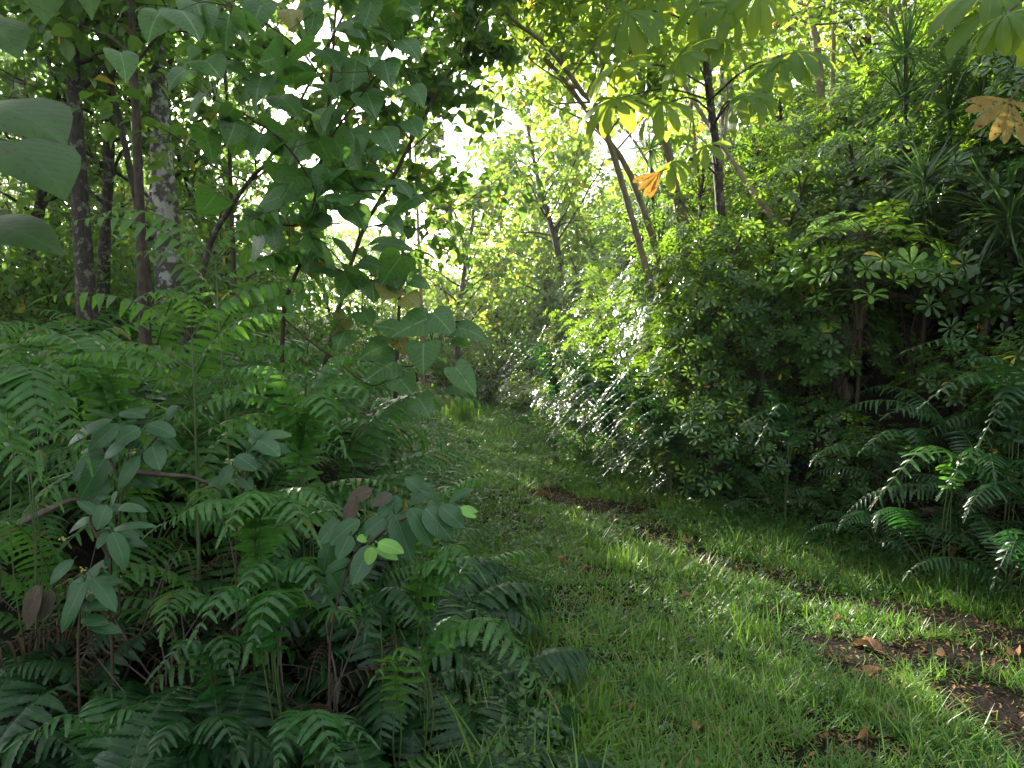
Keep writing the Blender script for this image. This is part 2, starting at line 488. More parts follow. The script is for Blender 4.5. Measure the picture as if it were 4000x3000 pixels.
# ------------------------------------------------------------------ the ground
def build_ground():
    def axis(lo, hi, c0, c1, fine):
        a = np.arange(c0, c1, fine)
        l = c0 - np.cumsum(fine * 1.25 ** np.arange(1, 26)); r = c1 + np.cumsum(fine * 1.25 ** np.arange(0, 26))
        return np.concatenate([l[l > lo][::-1], a, r[r < hi]])
    X = axis(-90, 90, -6, 8, .12); Y = axis(-50, 120, 1, 20, .12)
    gx, gy = np.meshgrid(X, Y)
    h = ground_h(gx, gy)
    far = np.clip((np.hypot(gx, gy - 8) - 26) / 40, 0, 1)
    h = h * (1 - far) + 2.2 * far
    fine = (np.abs(gx - 1) < 7) & (gy > 1) & (gy < 20)
    h = h + fine * .045 * (vnoise(gx * 8, gy * 8, 9) - .5)
    mb = MB(); nx, ny = len(X), len(Y)
    i = np.arange(ny - 1)[:, None] * nx + np.arange(nx - 1)[None]
    q = np.stack([i, i + 1, i + 1 + nx, i + nx], -1)
    mb.add(np.stack([gx, gy, h], -1), q, np.stack([gx, gy], -1))
    o = solo("ground", mb.mesh("ground", [M['soil']]), "dark moist soil of the forest floor and the worn track", "ground", kind='structure')


build_ground()

# bare worn places on the track: capsules (picture point a, picture point b, radius in metres, bareness)
MUD = [((556, 495), (628, 512), .30, 1), ((628, 520), (690, 552), .12, .7), ((683, 552), (776, 574), .12, .8),
       ((776, 574), (822, 597), .14, .75), ((822, 597), (907, 608), .18, .9), ((837, 652), (930, 657), .13, .95),
       ((930, 657), (1015, 666), .15, .95), ((969, 702), (1030, 740), .20, 1), ((791, 757), (884, 744), .10, .9),
       ((955, 620), (1030, 648), .22, 1), ((905, 550), (1030, 580), .30, .95), ((582, 600), (640, 612), .12, .6),
       ((470, 530), (560, 545), .22, .35), ((560, 560), (600, 575), .2, .5), ((640, 612), (700, 625), .1, .4), ((840, 668), (880, 680), .1, .9)]
MUDW = [(on_ground(*a)[:2], on_ground(*b)[:2], r, s) for a, b, r, s in MUD]


def mud_mask(x, y):
    p = np.stack([x, y], -1); best = np.zeros(len(x))
    j = .14 * (vnoise(x * 4, y * 4, 21) - .5) + .10 * (vnoise(x * 11, y * 11, 22) - .5)
    for a, b, r, s in MUDW:
        ab = b - a; t = np.clip(((p - a) @ ab) / (ab @ ab), 0, 1)
        d = np.linalg.norm(p - (a + t[:, None] * ab), axis=1) + j
        best = np.maximum(best, s * np.clip((r * 1.25 - d) / (r * .5), 0, 1))
    return best


# ------------------------------------------------------------------ grass, weeds, litter on the track
def scatter(y0, y1, dens, rng, xa=-9, xb=9):
    n = int((y1 - y0) * (xb - xa) * dens)
    return rng.uniform(xa, xb, n), rng.uniform(y0, y1, n)


def build_grass():
    rng = np.random.default_rng(5)
    mb = MB()
    for (y0, y1, dens, lm, wm) in ((2.1, 3.6, 13000, 1, 1), (3.6, 5.4, 10000, 1, 1.15), (5.4, 8, 6500, 1.1, 1.4), (8, 12, 3300, 1.2, 2.0), (12, 20, 1400, 1.35, 3.0)):
        cx, cy = scatter(y0, y1, dens / 11, rng, -3, 5.0)
        cn = vnoise(cx * 1.6, cy * 1.6, 8)
        cs = .5 + 1.1 * cn * rng.random(len(cx)) + .35 * rng.random(len(cx)) ** 4       # size of each tussock
        m_ = 11
        cx, cy, cs = np.repeat(cx, m_), np.repeat(cy, m_), np.repeat(cs, m_)
        az = rng.uniform(0, 2 * math.pi, len(cx)); rr = np.abs(rng.normal(0, .028, len(cx))) * cs * wm ** .5
        x = cx + np.cos(az) * rr; y = cy + np.sin(az) * rr
        e_r = xr(y) - x; e_l = x - xl(y)
        keep = (e_r > -.25) & (e_l > -.45) & (np.abs(x) < .9 * y + 1.0)
        n1 = vnoise(x * 2.2, y * 2.2, 1); n2 = vnoise(x * 7, y * 7, 2)
        edge = np.clip(1 - np.minimum(e_r, e_l) / .5, 0, 1)
        mud = mud_mask(x, y)
        prob = np.clip(.4 + .75 * n1 + .5 * (n2 - .5), .1, 1) * (1 - .97 * mud) * np.clip(.15 + 1.7 * vnoise(x * 3.3, y * 3.3, 15), .12, 1)
        keep &= rng.random(len(x)) < prob
        x, y, az, rr, cs, e_l, edge, mud = (k[keep] for k in (x, y, az, rr, cs, e_l, edge, mud))
        n = len(x)
        tall = np.clip(1 - e_l / .6, 0, 1) * np.clip((6 - y) / 2.5, 0, 1)
        L = rng.gamma(5, .0158, n) * lm * cs * (1 + 1.0 * tall * rng.random(n) ** 2) * (1 + .5 * edge) * (1 - .35 * mud) + .018
        broad = rng.random(n) < .22
        W = rng.uniform(.0013, .0034, n) * wm * (1 + .9 * tall) * np.where(broad, 1.9, 1.0)
        L = np.where(broad, L * .7, L)
        lean = np.clip(.12 + rr / (.03 * wm ** .5) * .30 + np.abs(rng.normal(0, .35, n)) + broad * .3, 0, 1.45)
        az = az + rng.normal(0, .5, n)
        D = np.stack([np.cos(az) * np.sin(lean), np.sin(az) * np.sin(lean), np.cos(lean)], -1)
        U = np.stack([-np.cos(az), -np.sin(az), np.full(n, .5)], -1) + rng.normal(0, .25, (n, 3))
        P = np.stack([x, y, ground_h(x, y) - .005], -1)
        leaf_batch(mb, P, D, U, L, W, BLADE, fold=0, curl=rng.uniform(.1, 1.7, n), across=A2)
    o = solo("grass", mb.mesh("grass", [M['grass']]), "short green grass covering the track", "grass", kind='stuff')


def build_weeds():
    """Low broad-leaved ground cover: among the grass and thick along both edges."""
    rng = np.random.default_rng(6)
    mb = MB()
    x, y = scatter(2.0, 18, 420, rng, -4, 5)
    e_r = xr(y) - x; e_l = x - xl(y)
    n1 = vnoise(x * 1.7, y * 1.7, 31)
    edge_r = np.exp(-np.abs(e_r + .25) / .35); edge_l = np.exp(-np.abs(e_l + .1) / .35)
    inside = (e_r > 0) & (e_l > 0)
    prob = np.maximum(np.maximum(edge_r, edge_l) * .9, inside * (.14 + .5 * (n1 > .52))) * (1 - .9 * mud_mask(x, y))
    k = (rng.random(len(x)) < prob) & (np.abs(x) < .9 * y + 1.0)
    x, y, e = x[k], y[k], np.maximum(edge_r, edge_l)[k]
    n = len(x)
    for c in range(5):
        az = rng.uniform(0, 2 * math.pi, n); el = rng.uniform(.1, .9, n)
        D = np.stack([np.cos(az) * np.cos(el), np.sin(az) * np.cos(el), np.sin(el)], -1)
        hh = rng.uniform(.01, .05, n) + e * rng.uniform(0, .32, n)
        P = np.stack([x + rng.normal(0, .03, n), y + rng.normal(0, .03, n), ground_h(x, y) + hh], -1)
        s = rng.uniform(.6, 1.3, n) * (1 + .5 * e) * np.clip(y / 5, .8, 1.6)
        leaf_batch(mb, P, D, np.array([0, 0, 1.]) + rng.normal(0, .25, (n, 3)), .030 * s, .0095 * s, OVATE_S, fold=.3, curl=.6)
    solo("undergrowth", mb.mesh("undergrowth", [M['weed']]), "low leafy weeds spreading along both edges of the track", "undergrowth", kind='stuff')


def build_litter():
    rng = np.random.default_rng(7)
    mb = MB()
    x, y = scatter(2.4, 9, 1700, rng, -1, 5)
    k = rng.random(len(x)) < mud_mask(x, y) * .9 * (.4 + vnoise(x * 3, y * 3, 77)) + .022 * (x > xl(y)) * (x < xr(y))
    x, y = x[k], y[k]; n = len(x)
    az = rng.uniform(0, 2 * math.pi, n)
    D = np.stack([np.cos(az), np.sin(az), rng.normal(.05, .12, n)], -1)
    s = rng.gamma(4, .25, n)
    leaf_batch(mb, np.stack([x, y, ground_h(x, y) + np.where(mud_mask(x, y) > .3, .012, .045)], -1), D, np.array([0, 0, 1.]) + rng.normal(0, .25, (n, 3)), .020 * s, .0042 * s, OVATE_S, fold=.4, curl=rng.normal(0, .8, n))
    solo("leaf_litter", mb.mesh("leaf_litter", [M['litter']]), "small tan leaf flakes scattered over the bare soil", "leaf litter", kind='stuff')


build_grass(); build_weeds(); build_litter()

# ------------------------------------------------------------------ ferns
def frond_mesh(name, L, npair, plen, matl, seed, e0=1.1, bend=1.7, pw=.17, lobes=6, droop=.7, sweep=.25, bare=.18, dead=False):
    """One fern frond leaving the origin along +X: an arching stalk with two rows of narrow toothed leaflets."""
    rng = np.random.default_rng(seed)
    mb = MB()
    n = 16; t = np.linspace(0, 1, n)
    ang = e0 - bend * t ** 1.2
    dx = np.cos(ang) * L / (n - 1); dz = np.sin(ang) * L / (n - 1)
    side = .12 * L * np.sin(t * 2.2) * rng.normal(0, .5)
    pts = np.stack([np.concatenate([[0], np.cumsum(dx[:-1])]), side, np.concatenate([[0], np.cumsum(dz[:-1])])], -1)
    frond_on(mb, pts, npair, plen, rng, pw, lobes, droop, sweep, bare, dead, (L / .9))
    return mb.mesh(name, [matl, M['stalk_brown'] if dead else M['stalk']])


def frond_on(mb, pts, npair, plen, rng, pw=.24, lobes=7, droop=.7, sweep=.25, bare=.18, dead=False, thick=1.0, base_w=.55):
    """Stalk and leaflets of a frond along the given curve."""
    n = len(pts); t = np.linspace(0, 1, n)
    TT = nrm(np.gradient(pts, axis=0)); SS = nrm(np.cross(np.array([0, 0, 1.]), TT) + 1e-5); NN = np.cross(TT, SS)
    tube(mb, pts, np.linspace(.0045, .0012, n) * thick, 4, m=1)
    tt = bare + (1 - bare) * (np.arange(npair) + .5) / npair
    tt = np.repeat(tt, 2); sd_ = np.tile([1., -1.], npair)
    P = np.stack([np.interp(tt, t, pts[:, k]) for k in range(3)], -1)
    T = np.stack([np.interp(tt, t, TT[:, k]) for k in range(3)], -1); Nn = np.stack([np.interp(tt, t, NN[:, k]) for k in range(3)], -1)
    S_ = np.stack([np.interp(tt, t, SS[:, k]) for k in range(3)], -1)
    s = (tt - bare) / (1 - bare)
    ll = plen * np.minimum(1, base_w + 2.2 * s) * np.clip((1 - s) / .42, 0.10, 1) ** .8 * rng.normal(1, .06, len(tt))
    ll = ll * np.where(rng.random(len(tt)) < .07, rng.uniform(.25, .7, len(tt)), 1)
    sw = sweep + .5 * s ** 3 + rng.normal(0, .06, len(tt))
    D = S_ * sd_[:, None] * np.cos(sw)[:, None] + T * np.sin(sw)[:, None] - Nn * .12 + rng.normal(0, .05, (len(tt), 3))
    leaf_batch(mb, P, D, Nn, ll, ll * pw * .5 + .002, lobed(lobes), fold=.25 if not dead else .8, curl=droop * rng.normal(1, .25, len(tt)), rng=rng)
    leaf_batch(mb, pts[-2:-1], TT[-1:], NN[-1:], [plen * .75], [plen * .10], lobed(6), curl=.4)


FR_BIG = [frond_mesh("frond", L, npr, pl, M['fern'], 100 + i, e0=e, bend=b, droop=dr, pw=.30, lobes=6)
          for i, (L, npr, pl, e, b, dr) in enumerate([(1.25, 20, .145, 1.15, 1.6, .9), (1.1, 19, .135, 1.05, 1.8, 1.0), (1.35, 22, .15, 1.25, 1.9, .8), (1.0, 18, .13, .95, 1.5, 1.1), (1.2, 19, .16, 1.2, 2.1, .7)])]
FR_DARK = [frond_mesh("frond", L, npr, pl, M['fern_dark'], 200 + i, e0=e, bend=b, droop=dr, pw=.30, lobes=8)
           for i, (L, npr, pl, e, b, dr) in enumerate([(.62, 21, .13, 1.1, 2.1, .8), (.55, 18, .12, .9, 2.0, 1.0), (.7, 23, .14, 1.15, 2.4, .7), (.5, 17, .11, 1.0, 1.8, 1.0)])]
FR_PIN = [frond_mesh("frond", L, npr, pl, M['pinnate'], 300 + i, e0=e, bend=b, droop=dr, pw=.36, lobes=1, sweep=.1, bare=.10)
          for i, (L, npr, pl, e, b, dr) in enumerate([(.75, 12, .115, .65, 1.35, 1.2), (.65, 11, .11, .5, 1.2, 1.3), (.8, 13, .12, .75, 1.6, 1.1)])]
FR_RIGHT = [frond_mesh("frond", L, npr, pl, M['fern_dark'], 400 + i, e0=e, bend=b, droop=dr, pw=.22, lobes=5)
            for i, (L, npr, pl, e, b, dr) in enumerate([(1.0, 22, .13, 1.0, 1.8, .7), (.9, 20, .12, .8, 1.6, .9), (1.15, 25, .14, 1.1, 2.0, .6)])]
FR_YOUNG = frond_mesh('frond', .36, 10, .07, M['pinnate'], 520, e0=1.2, bend=2.0, droop=.8, pw=.36, lobes=6)
FR_DEAD = [frond_mesh("dead_frond", .7, 16, .10, M['fern_dead'], 500, e0=.2, bend=1.9, droop=1.6, lobes=3, dead=True)]


def fern(x, y, pool, nf, sc, label, group=None, rng=RNG, az0=None, spread=6.283, name="fern", z=0.0, tiltj=.22, cat="fern", dead=0):
    t = thing(name, label, cat, (x, y, gz(x, y) + z - .02), rng.uniform(0, 6.28) if az0 is None else az0, sc, group)
    for k in range(nf):
        a = (k + rng.uniform(-.3, .3)) / nf * spread - (0 if az0 is None else spread / 2)
        s = rng.uniform(.72, 1.12)
        part("frond", pool[rng.integers(len(pool))], t, (0, 0, 0), (rng.normal(0, .18), rng.normal(0, tiltj), a), s)
    for k in range(dead):
        part("dead_frond", FR_DEAD[0], t, (0, 0, .25), (rng.normal(0, .3), .5, rng.uniform(0, 6.28)), rng.uniform(.6, .9), label="withered brown frond hanging down")
    return t


r = np.random.default_rng(21)
# the tall fern bank on the left
bank = []
for y0, step, s0 in ((3.2, .5, .85), (3.75, .5, 1.1), (4.3, .5, 1.3), (5.0, .6, 1.4), (5.8, .7, 1.4), (6.8, .8, 1.4), (8.0, .9, 1.35)):
    x = xl(y0) - r.uniform(.15, .35)
    while x > -.72 * y0 - .4:
        e = np.clip((xl(y0) - x) / 1.0, .55, 1)
        bank.append((x, y0 + r.normal(0, .12), s0 * e * r.uniform(.85, 1.12), int(r.integers(8, 11))))
        x -= step * r.uniform(.85, 1.25)
for (x, y, sc, nf) in bank:
    lab = ("tall arching fern in the back of the left bank, below the tree trunks" if y > 6 else
           "big pale green fern in the middle of the left bank, arching over its neighbours" if y > 4.3 else
           "big fern at the front of the left bank with drooping toothed leaflets")
    fern(x, y, FR_BIG, nf, sc, lab, "tall ferns of the left bank", r)
for (x, y, sc) in [(-1.75, 9.3, 1.0), (-2.4, 10.2, 1.1), (-3.1, 10.6, 1.2), (-2.3, 12, 1.1)]:
    fern(x, y, FR_BIG, 8, sc, "distant fern at the left edge of the far end of the track", "far ferns left of the track", r)
# dark low ferns in the shaded left foreground
low = [(-.3, 2.4), (-.62, 2.42), (-1.0, 2.45), (-1.4, 2.5), (-1.75, 2.6), (-.08, 2.75), (-.5, 2.9), (-.9, 2.9), (-1.3, 2.95), (-1.75, 3.0), (-2.15, 3.0), (-.15, 3.2), (-.35, 3.4), (-.7, 2.25), (-1.2, 2.1), (-.35, 2.05), (-.15, 2.25), (-.5, 2.15), (-.9, 2.2), (-1.3, 2.25), (-1.7, 2.35), (-.35, 2.6), (-.75, 2.7), (-1.15, 2.65), (-1.6, 2.75), (-2.0, 2.8),
       (-.2, 2.95), (-.6, 3.2), (-1.0, 3.15), (-1.45, 3.2), (-1.95, 3.2), (-.45, 3.7), (-.8, 3.8), (-2.3, 3.2), (-.4, 4.3), (-.02, 2.5), (-1.05, 1.95), (-1.5, 1.95), (-.55, 1.8), (-.15, 3.5)]
low = [q for k_, q in enumerate(low) if not (q[0] < -.6 and 2.45 < q[1] < 3.25) and k_ % 4 != 1]
for i, (x, y) in enumerate(low):
    lab = "small dark glossy fern in the shaded front of the left bank" if y < 2.9 else "dark green fern hanging over the grass edge of the left bank"
    fern(x + r.normal(0, .04), y + r.normal(0, .04), FR_DARK, int(r.integers(6, 9)), r.uniform(.8, 1.15) * (1 if y < 2.8 else 1.25), lab, "dark ferns in the left foreground", r, dead=1 if i % 5 == 2 else 0)


# ferns whose fronds stand out one by one
def hero_fern(label, root, fronds, matl, group, seed, sub=.55):
    """root: picture point and depth of the crown the fronds leave from; fronds: (mid u, v, d, tip u, v, d, leaflet length in m, pairs)."""
    rng = np.random.default_rng(seed)
    c = at(*root); g = gz(c[0], c[1])
    base = np.array([c[0], c[1] + .05, min(g, c[2] - .1)])
    t = thing("fern", label, "fern", base, 0, 1, group)
    for (u1, v1, d1, u2, v2, d2, pl, npr) in fronds:
        mb = MB()
        q = spline([base + rng.normal(0, .02, 3) * [1, 1, 0], base * (1 - sub) + c * sub + rng.normal(0, .02, 3), c + rng.normal(0, .015, 3), at(u1, v1, d1), at(u2, v2, d2)], 26)
        k = 8
        frond_on(mb, rel(q, base), npr, pl, rng, pw=.31, lobes=9, droop=.75, bare=.36, base_w=.75, thick=.8)
        part("frond", mb.mesh("frond", [M[matl], M['stalk']]), t)
    return t


GH = "standout ferns of the left foreground"
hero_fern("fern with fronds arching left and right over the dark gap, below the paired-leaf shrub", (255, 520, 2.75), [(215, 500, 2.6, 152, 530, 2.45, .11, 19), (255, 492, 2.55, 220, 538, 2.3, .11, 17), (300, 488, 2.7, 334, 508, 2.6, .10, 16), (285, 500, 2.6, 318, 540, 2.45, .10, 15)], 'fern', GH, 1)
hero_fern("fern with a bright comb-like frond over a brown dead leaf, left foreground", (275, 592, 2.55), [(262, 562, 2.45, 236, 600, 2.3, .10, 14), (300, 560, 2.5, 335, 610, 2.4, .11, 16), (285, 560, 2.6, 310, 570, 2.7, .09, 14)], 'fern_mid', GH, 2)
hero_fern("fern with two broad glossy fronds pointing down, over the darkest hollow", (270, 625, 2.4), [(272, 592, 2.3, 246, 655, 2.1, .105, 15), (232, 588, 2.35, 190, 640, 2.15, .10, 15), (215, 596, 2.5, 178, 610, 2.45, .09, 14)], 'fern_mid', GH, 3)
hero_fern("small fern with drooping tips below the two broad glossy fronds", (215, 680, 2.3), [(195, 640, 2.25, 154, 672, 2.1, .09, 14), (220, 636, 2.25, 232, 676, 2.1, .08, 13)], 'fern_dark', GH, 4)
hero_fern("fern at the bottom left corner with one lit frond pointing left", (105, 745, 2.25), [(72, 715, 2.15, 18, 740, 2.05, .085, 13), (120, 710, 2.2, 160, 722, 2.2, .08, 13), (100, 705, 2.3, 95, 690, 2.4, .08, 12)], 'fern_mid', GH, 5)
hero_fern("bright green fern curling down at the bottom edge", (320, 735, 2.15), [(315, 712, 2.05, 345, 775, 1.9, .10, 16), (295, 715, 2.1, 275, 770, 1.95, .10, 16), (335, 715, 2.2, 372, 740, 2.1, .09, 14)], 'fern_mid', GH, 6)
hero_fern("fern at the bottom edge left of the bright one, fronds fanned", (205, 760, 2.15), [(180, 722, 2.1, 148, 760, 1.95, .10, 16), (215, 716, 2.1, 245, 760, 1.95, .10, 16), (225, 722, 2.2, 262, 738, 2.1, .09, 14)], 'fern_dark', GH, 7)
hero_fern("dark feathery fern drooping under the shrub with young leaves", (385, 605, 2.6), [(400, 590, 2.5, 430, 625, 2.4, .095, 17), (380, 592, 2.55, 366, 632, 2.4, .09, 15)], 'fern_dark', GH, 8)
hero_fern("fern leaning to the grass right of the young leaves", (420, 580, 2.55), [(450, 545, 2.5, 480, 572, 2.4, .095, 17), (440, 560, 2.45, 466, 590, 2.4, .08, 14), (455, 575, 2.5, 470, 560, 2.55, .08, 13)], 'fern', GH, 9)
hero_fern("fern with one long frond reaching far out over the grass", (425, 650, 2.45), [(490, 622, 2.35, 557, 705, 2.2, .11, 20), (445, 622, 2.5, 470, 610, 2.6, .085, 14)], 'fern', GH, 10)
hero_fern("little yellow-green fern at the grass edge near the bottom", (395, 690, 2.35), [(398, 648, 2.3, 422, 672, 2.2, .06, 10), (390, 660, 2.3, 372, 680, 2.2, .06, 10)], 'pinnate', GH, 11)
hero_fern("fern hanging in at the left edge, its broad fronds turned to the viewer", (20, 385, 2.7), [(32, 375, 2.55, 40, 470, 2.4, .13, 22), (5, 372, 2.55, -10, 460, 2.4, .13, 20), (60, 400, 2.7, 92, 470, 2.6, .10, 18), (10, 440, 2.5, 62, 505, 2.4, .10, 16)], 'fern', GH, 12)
hero_fern("fern frond catching grey light over the track edge, just above the oval-leaved shrub", (425, 520, 3.2), [(462, 482, 3.15, 508, 480, 3.0, .10, 18), (445, 490, 3.3, 470, 500, 3.1, .09, 15)], 'fern', GH, 13)
hero_fern("fern in front of the saplings with long fronds curving left, pale along the top", (300, 430, 3.3), [(240, 392, 3.2, 165, 425, 3.0, .12, 20), (275, 370, 3.2, 200, 372, 3.1, .12, 20), (345, 380, 3.2, 400, 430, 3.1, .12, 20), (320, 395, 3.1, 345, 450, 2.95, .11, 18), (330, 360, 3.4, 385, 365, 3.3, .12, 20)], 'fern', GH, 14)
hero_fern("fern left of the saplings with fronds swept to the left edge", (110, 400, 3.4), [(70, 338, 3.3, 5, 342, 3.2, .13, 22), (60, 370, 3.2, 10, 405, 3.1, .12, 20), (130, 350, 3.3, 175, 385, 3.2, .12, 20), (95, 345, 3.4, 60, 318, 3.5, .12, 20)], 'fern', GH, 15)

GR = "fern bank at the bend, right of the track"
rh = np.random.default_rng(91)
for i, (u, v, d, lab) in enumerate([(640, 400, 7.6, "fern nearest the camera in the grey-lit fern bank at the bend"), (610, 385, 8.2, "fern in the middle of the grey-lit fern bank at the bend"), (575, 372, 9.0, "fern behind the middle of the grey-lit fern bank, its tips over the grass"),
                                    (545, 372, 9.8, "fern at the far end of the grey-lit fern bank"), (660, 430, 7.0, "low fern at the near foot of the grey-lit fern bank"), (600, 415, 8.0, "low fern at the foot of the fern bank beside the grass")]):
    fr = []
    for k in range(7):
        a_, b_ = rh.uniform(-12, 22), rh.uniform(-24, 22)
        fr.append((u - 18 + a_, v - 12 + b_, d - .25, u - 62 + a_ + rh.uniform(-12, 12), v + 22 + b_ + rh.uniform(-8, 12), d - .55, .12, 20))
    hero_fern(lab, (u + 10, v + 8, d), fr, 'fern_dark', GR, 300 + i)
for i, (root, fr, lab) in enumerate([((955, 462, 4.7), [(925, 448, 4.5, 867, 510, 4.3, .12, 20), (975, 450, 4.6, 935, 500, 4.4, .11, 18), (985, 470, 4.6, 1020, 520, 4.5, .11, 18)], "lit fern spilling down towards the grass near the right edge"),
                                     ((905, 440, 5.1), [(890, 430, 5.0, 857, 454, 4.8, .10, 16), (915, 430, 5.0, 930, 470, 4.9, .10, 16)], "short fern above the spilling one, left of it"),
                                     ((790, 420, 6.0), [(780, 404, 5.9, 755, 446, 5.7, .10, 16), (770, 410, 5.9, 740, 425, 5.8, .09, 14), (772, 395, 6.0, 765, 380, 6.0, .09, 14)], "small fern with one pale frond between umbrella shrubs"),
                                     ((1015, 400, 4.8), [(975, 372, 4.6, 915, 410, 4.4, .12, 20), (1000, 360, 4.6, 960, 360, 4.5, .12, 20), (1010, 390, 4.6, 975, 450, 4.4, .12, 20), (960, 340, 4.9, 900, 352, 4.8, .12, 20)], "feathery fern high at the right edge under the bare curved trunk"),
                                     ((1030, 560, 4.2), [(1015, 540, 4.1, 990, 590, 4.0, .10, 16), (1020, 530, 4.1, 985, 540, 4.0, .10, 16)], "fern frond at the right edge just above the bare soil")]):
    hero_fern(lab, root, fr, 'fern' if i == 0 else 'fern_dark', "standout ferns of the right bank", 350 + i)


for i, (x, y) in enumerate([(-.72, 2.6), (-1.1, 2.62), (-1.5, 2.66), (-1.3, 2.95), (-.85, 2.95), (-1.7, 2.9), (-1.95, 2.8), (-1.0, 2.3), (-.6, 2.85), (-1.55, 3.15), (-1.15, 3.15)]):
    fern(x, y, FR_DARK, 6, r.uniform(.62, .85), "low dark fern in the black gap under the taller front ferns", "low ferns in the dark gap", r, tiltj=.35)
for i, (x, y, n_) in enumerate([(-1.25, 2.75, 7), (-.95, 2.85, 6), (-1.6, 2.85, 7), (-.75, 2.65, 5), (-1.9, 3.0, 6), (-1.4, 3.1, 6), (-1.05, 2.5, 5)]):
    t = thing("dead_fern", "clump of withered brown fern fronds in the dark hollow at the lower left", "dead fern", (x, y, gz(x, y)), i * 1.7, 1, "dead ferns in the dark hollow")
    for k in range(n_):
        part("dead_frond", FR_DEAD[0], t, (0, 0, .12 + .05 * (k % 3)), (r.normal(0, .5), r.uniform(-.7, .5), k * 6.28 / n_ + r.normal(0, .3)), r.uniform(.6, 1.0))
    mb = MB()
    for k in range(7):
        q, _ = wander((r.normal(0, .1), r.normal(0, .1), 0), (r.normal(0, .5), r.normal(0, .4), 1), r.uniform(.25, .6), 5, r, .12)
        tube(mb, q, np.linspace(.005, .002, 6), 4)
    part("dead_stalks", mb.mesh("dead_stalks", [M['twig']]), t)
for i, (u, v, d) in enumerate([(430, 715, 2.3), (470, 752, 2.2), (405, 760, 2.1), (455, 690, 2.5), (375, 722, 2.25), (500, 720, 2.4)]):
    p = at(u, v, d); fern(p[0], p[1], [FR_YOUNG], 5, .9 + .1 * (i % 3), "young light green fern near the bottom edge, beside the long grass", "young ferns at the bottom edge", r)


# saplings with an upright stem and pairs of drooping pinnate fronds
def pinnate_sapling(x, y, H, nlev, f0, label, seed, sc=1.0):
    rng = np.random.default_rng(seed)
    t = thing("pinnate_sapling", label, "sapling", (x, y, gz(x, y)), 0, 1, "pinnate saplings among the ferns")
    mb = MB(); pts, _ = wander((0, 0, 0), (.02, 0, 1), H, 8, rng, .03, .05)
    tube(mb, pts, np.linspace(.011, .004, 9), 5)
    part("stem", mb.mesh("stem", [M['stalk']]), t)
    for k in range(nlev):
        f = f0 + (1 - f0) * k / (nlev - 1)
        p = [np.interp(f * H, pts[:, 2], pts[:, c]) for c in range(3)]
        for s in (0, 1):
            az = s * math.pi + rng.normal(0, .35) + (.5 if k % 2 else -.1)
            part("frond", FR_PIN[rng.integers(3)], t, p, (rng.normal(0, .1), rng.normal(0, .1) - .35 * (f - .4), az), sc * rng.uniform(.8, 1.1))
    part("frond", FR_PIN[0], t, pts[-1], (0, -.7, rng.uniform(0, 6)), .5 * sc)
    return t


p = at(191, 330, 3.3); pinnate_sapling(p[0], p[1], 1.28, 6, .40, "upright sapling in the left bank, its mirrored drooping fronds at eye level", 1, .95)
p = at(226, 330, 4.1); pinnate_sapling(p[0], p[1], 1.55, 7, .45, "taller pinnate sapling behind, pale against the light, right of the brown trunk", 2, 1.1)
p = at(300, 330, 4.9); pinnate_sapling(p[0], p[1], 1.2, 6, .45, "pinnate sapling nearest the heart-leaved tree, half hidden by ferns", 3, 1.1)


# ------------------------------------------------------------------ guava shrubs with big oval leaves, left foreground
def px_leaf(mb, base, tip, width, prof=GUAVA, face=None, m=0, across=A5, fold=.2, curl=.5, edge=.15, wave=.02):
    base = np.asarray(base, float); tip = np.asarray(tip, float)
    d = tip - base; L = np.linalg.norm(d)
    f = face if face is not None else nrm(nrm(CAMP - base) + np.array([0, 0, .8]))
    # the blade droops away from its face: start it a little raised so that it ends at its tip
    U = nrm(f - nrm(d) * (f @ nrm(d)))
    D = nrm(nrm(d) + U * math.tan(curl / 2))
    leaf_batch(mb, base, D, U, [L * (1 + curl * curl / 24)], [width / 2], prof, fold=fold, curl=curl, across=across, m=m, edge_curl=edge, wave=wave)


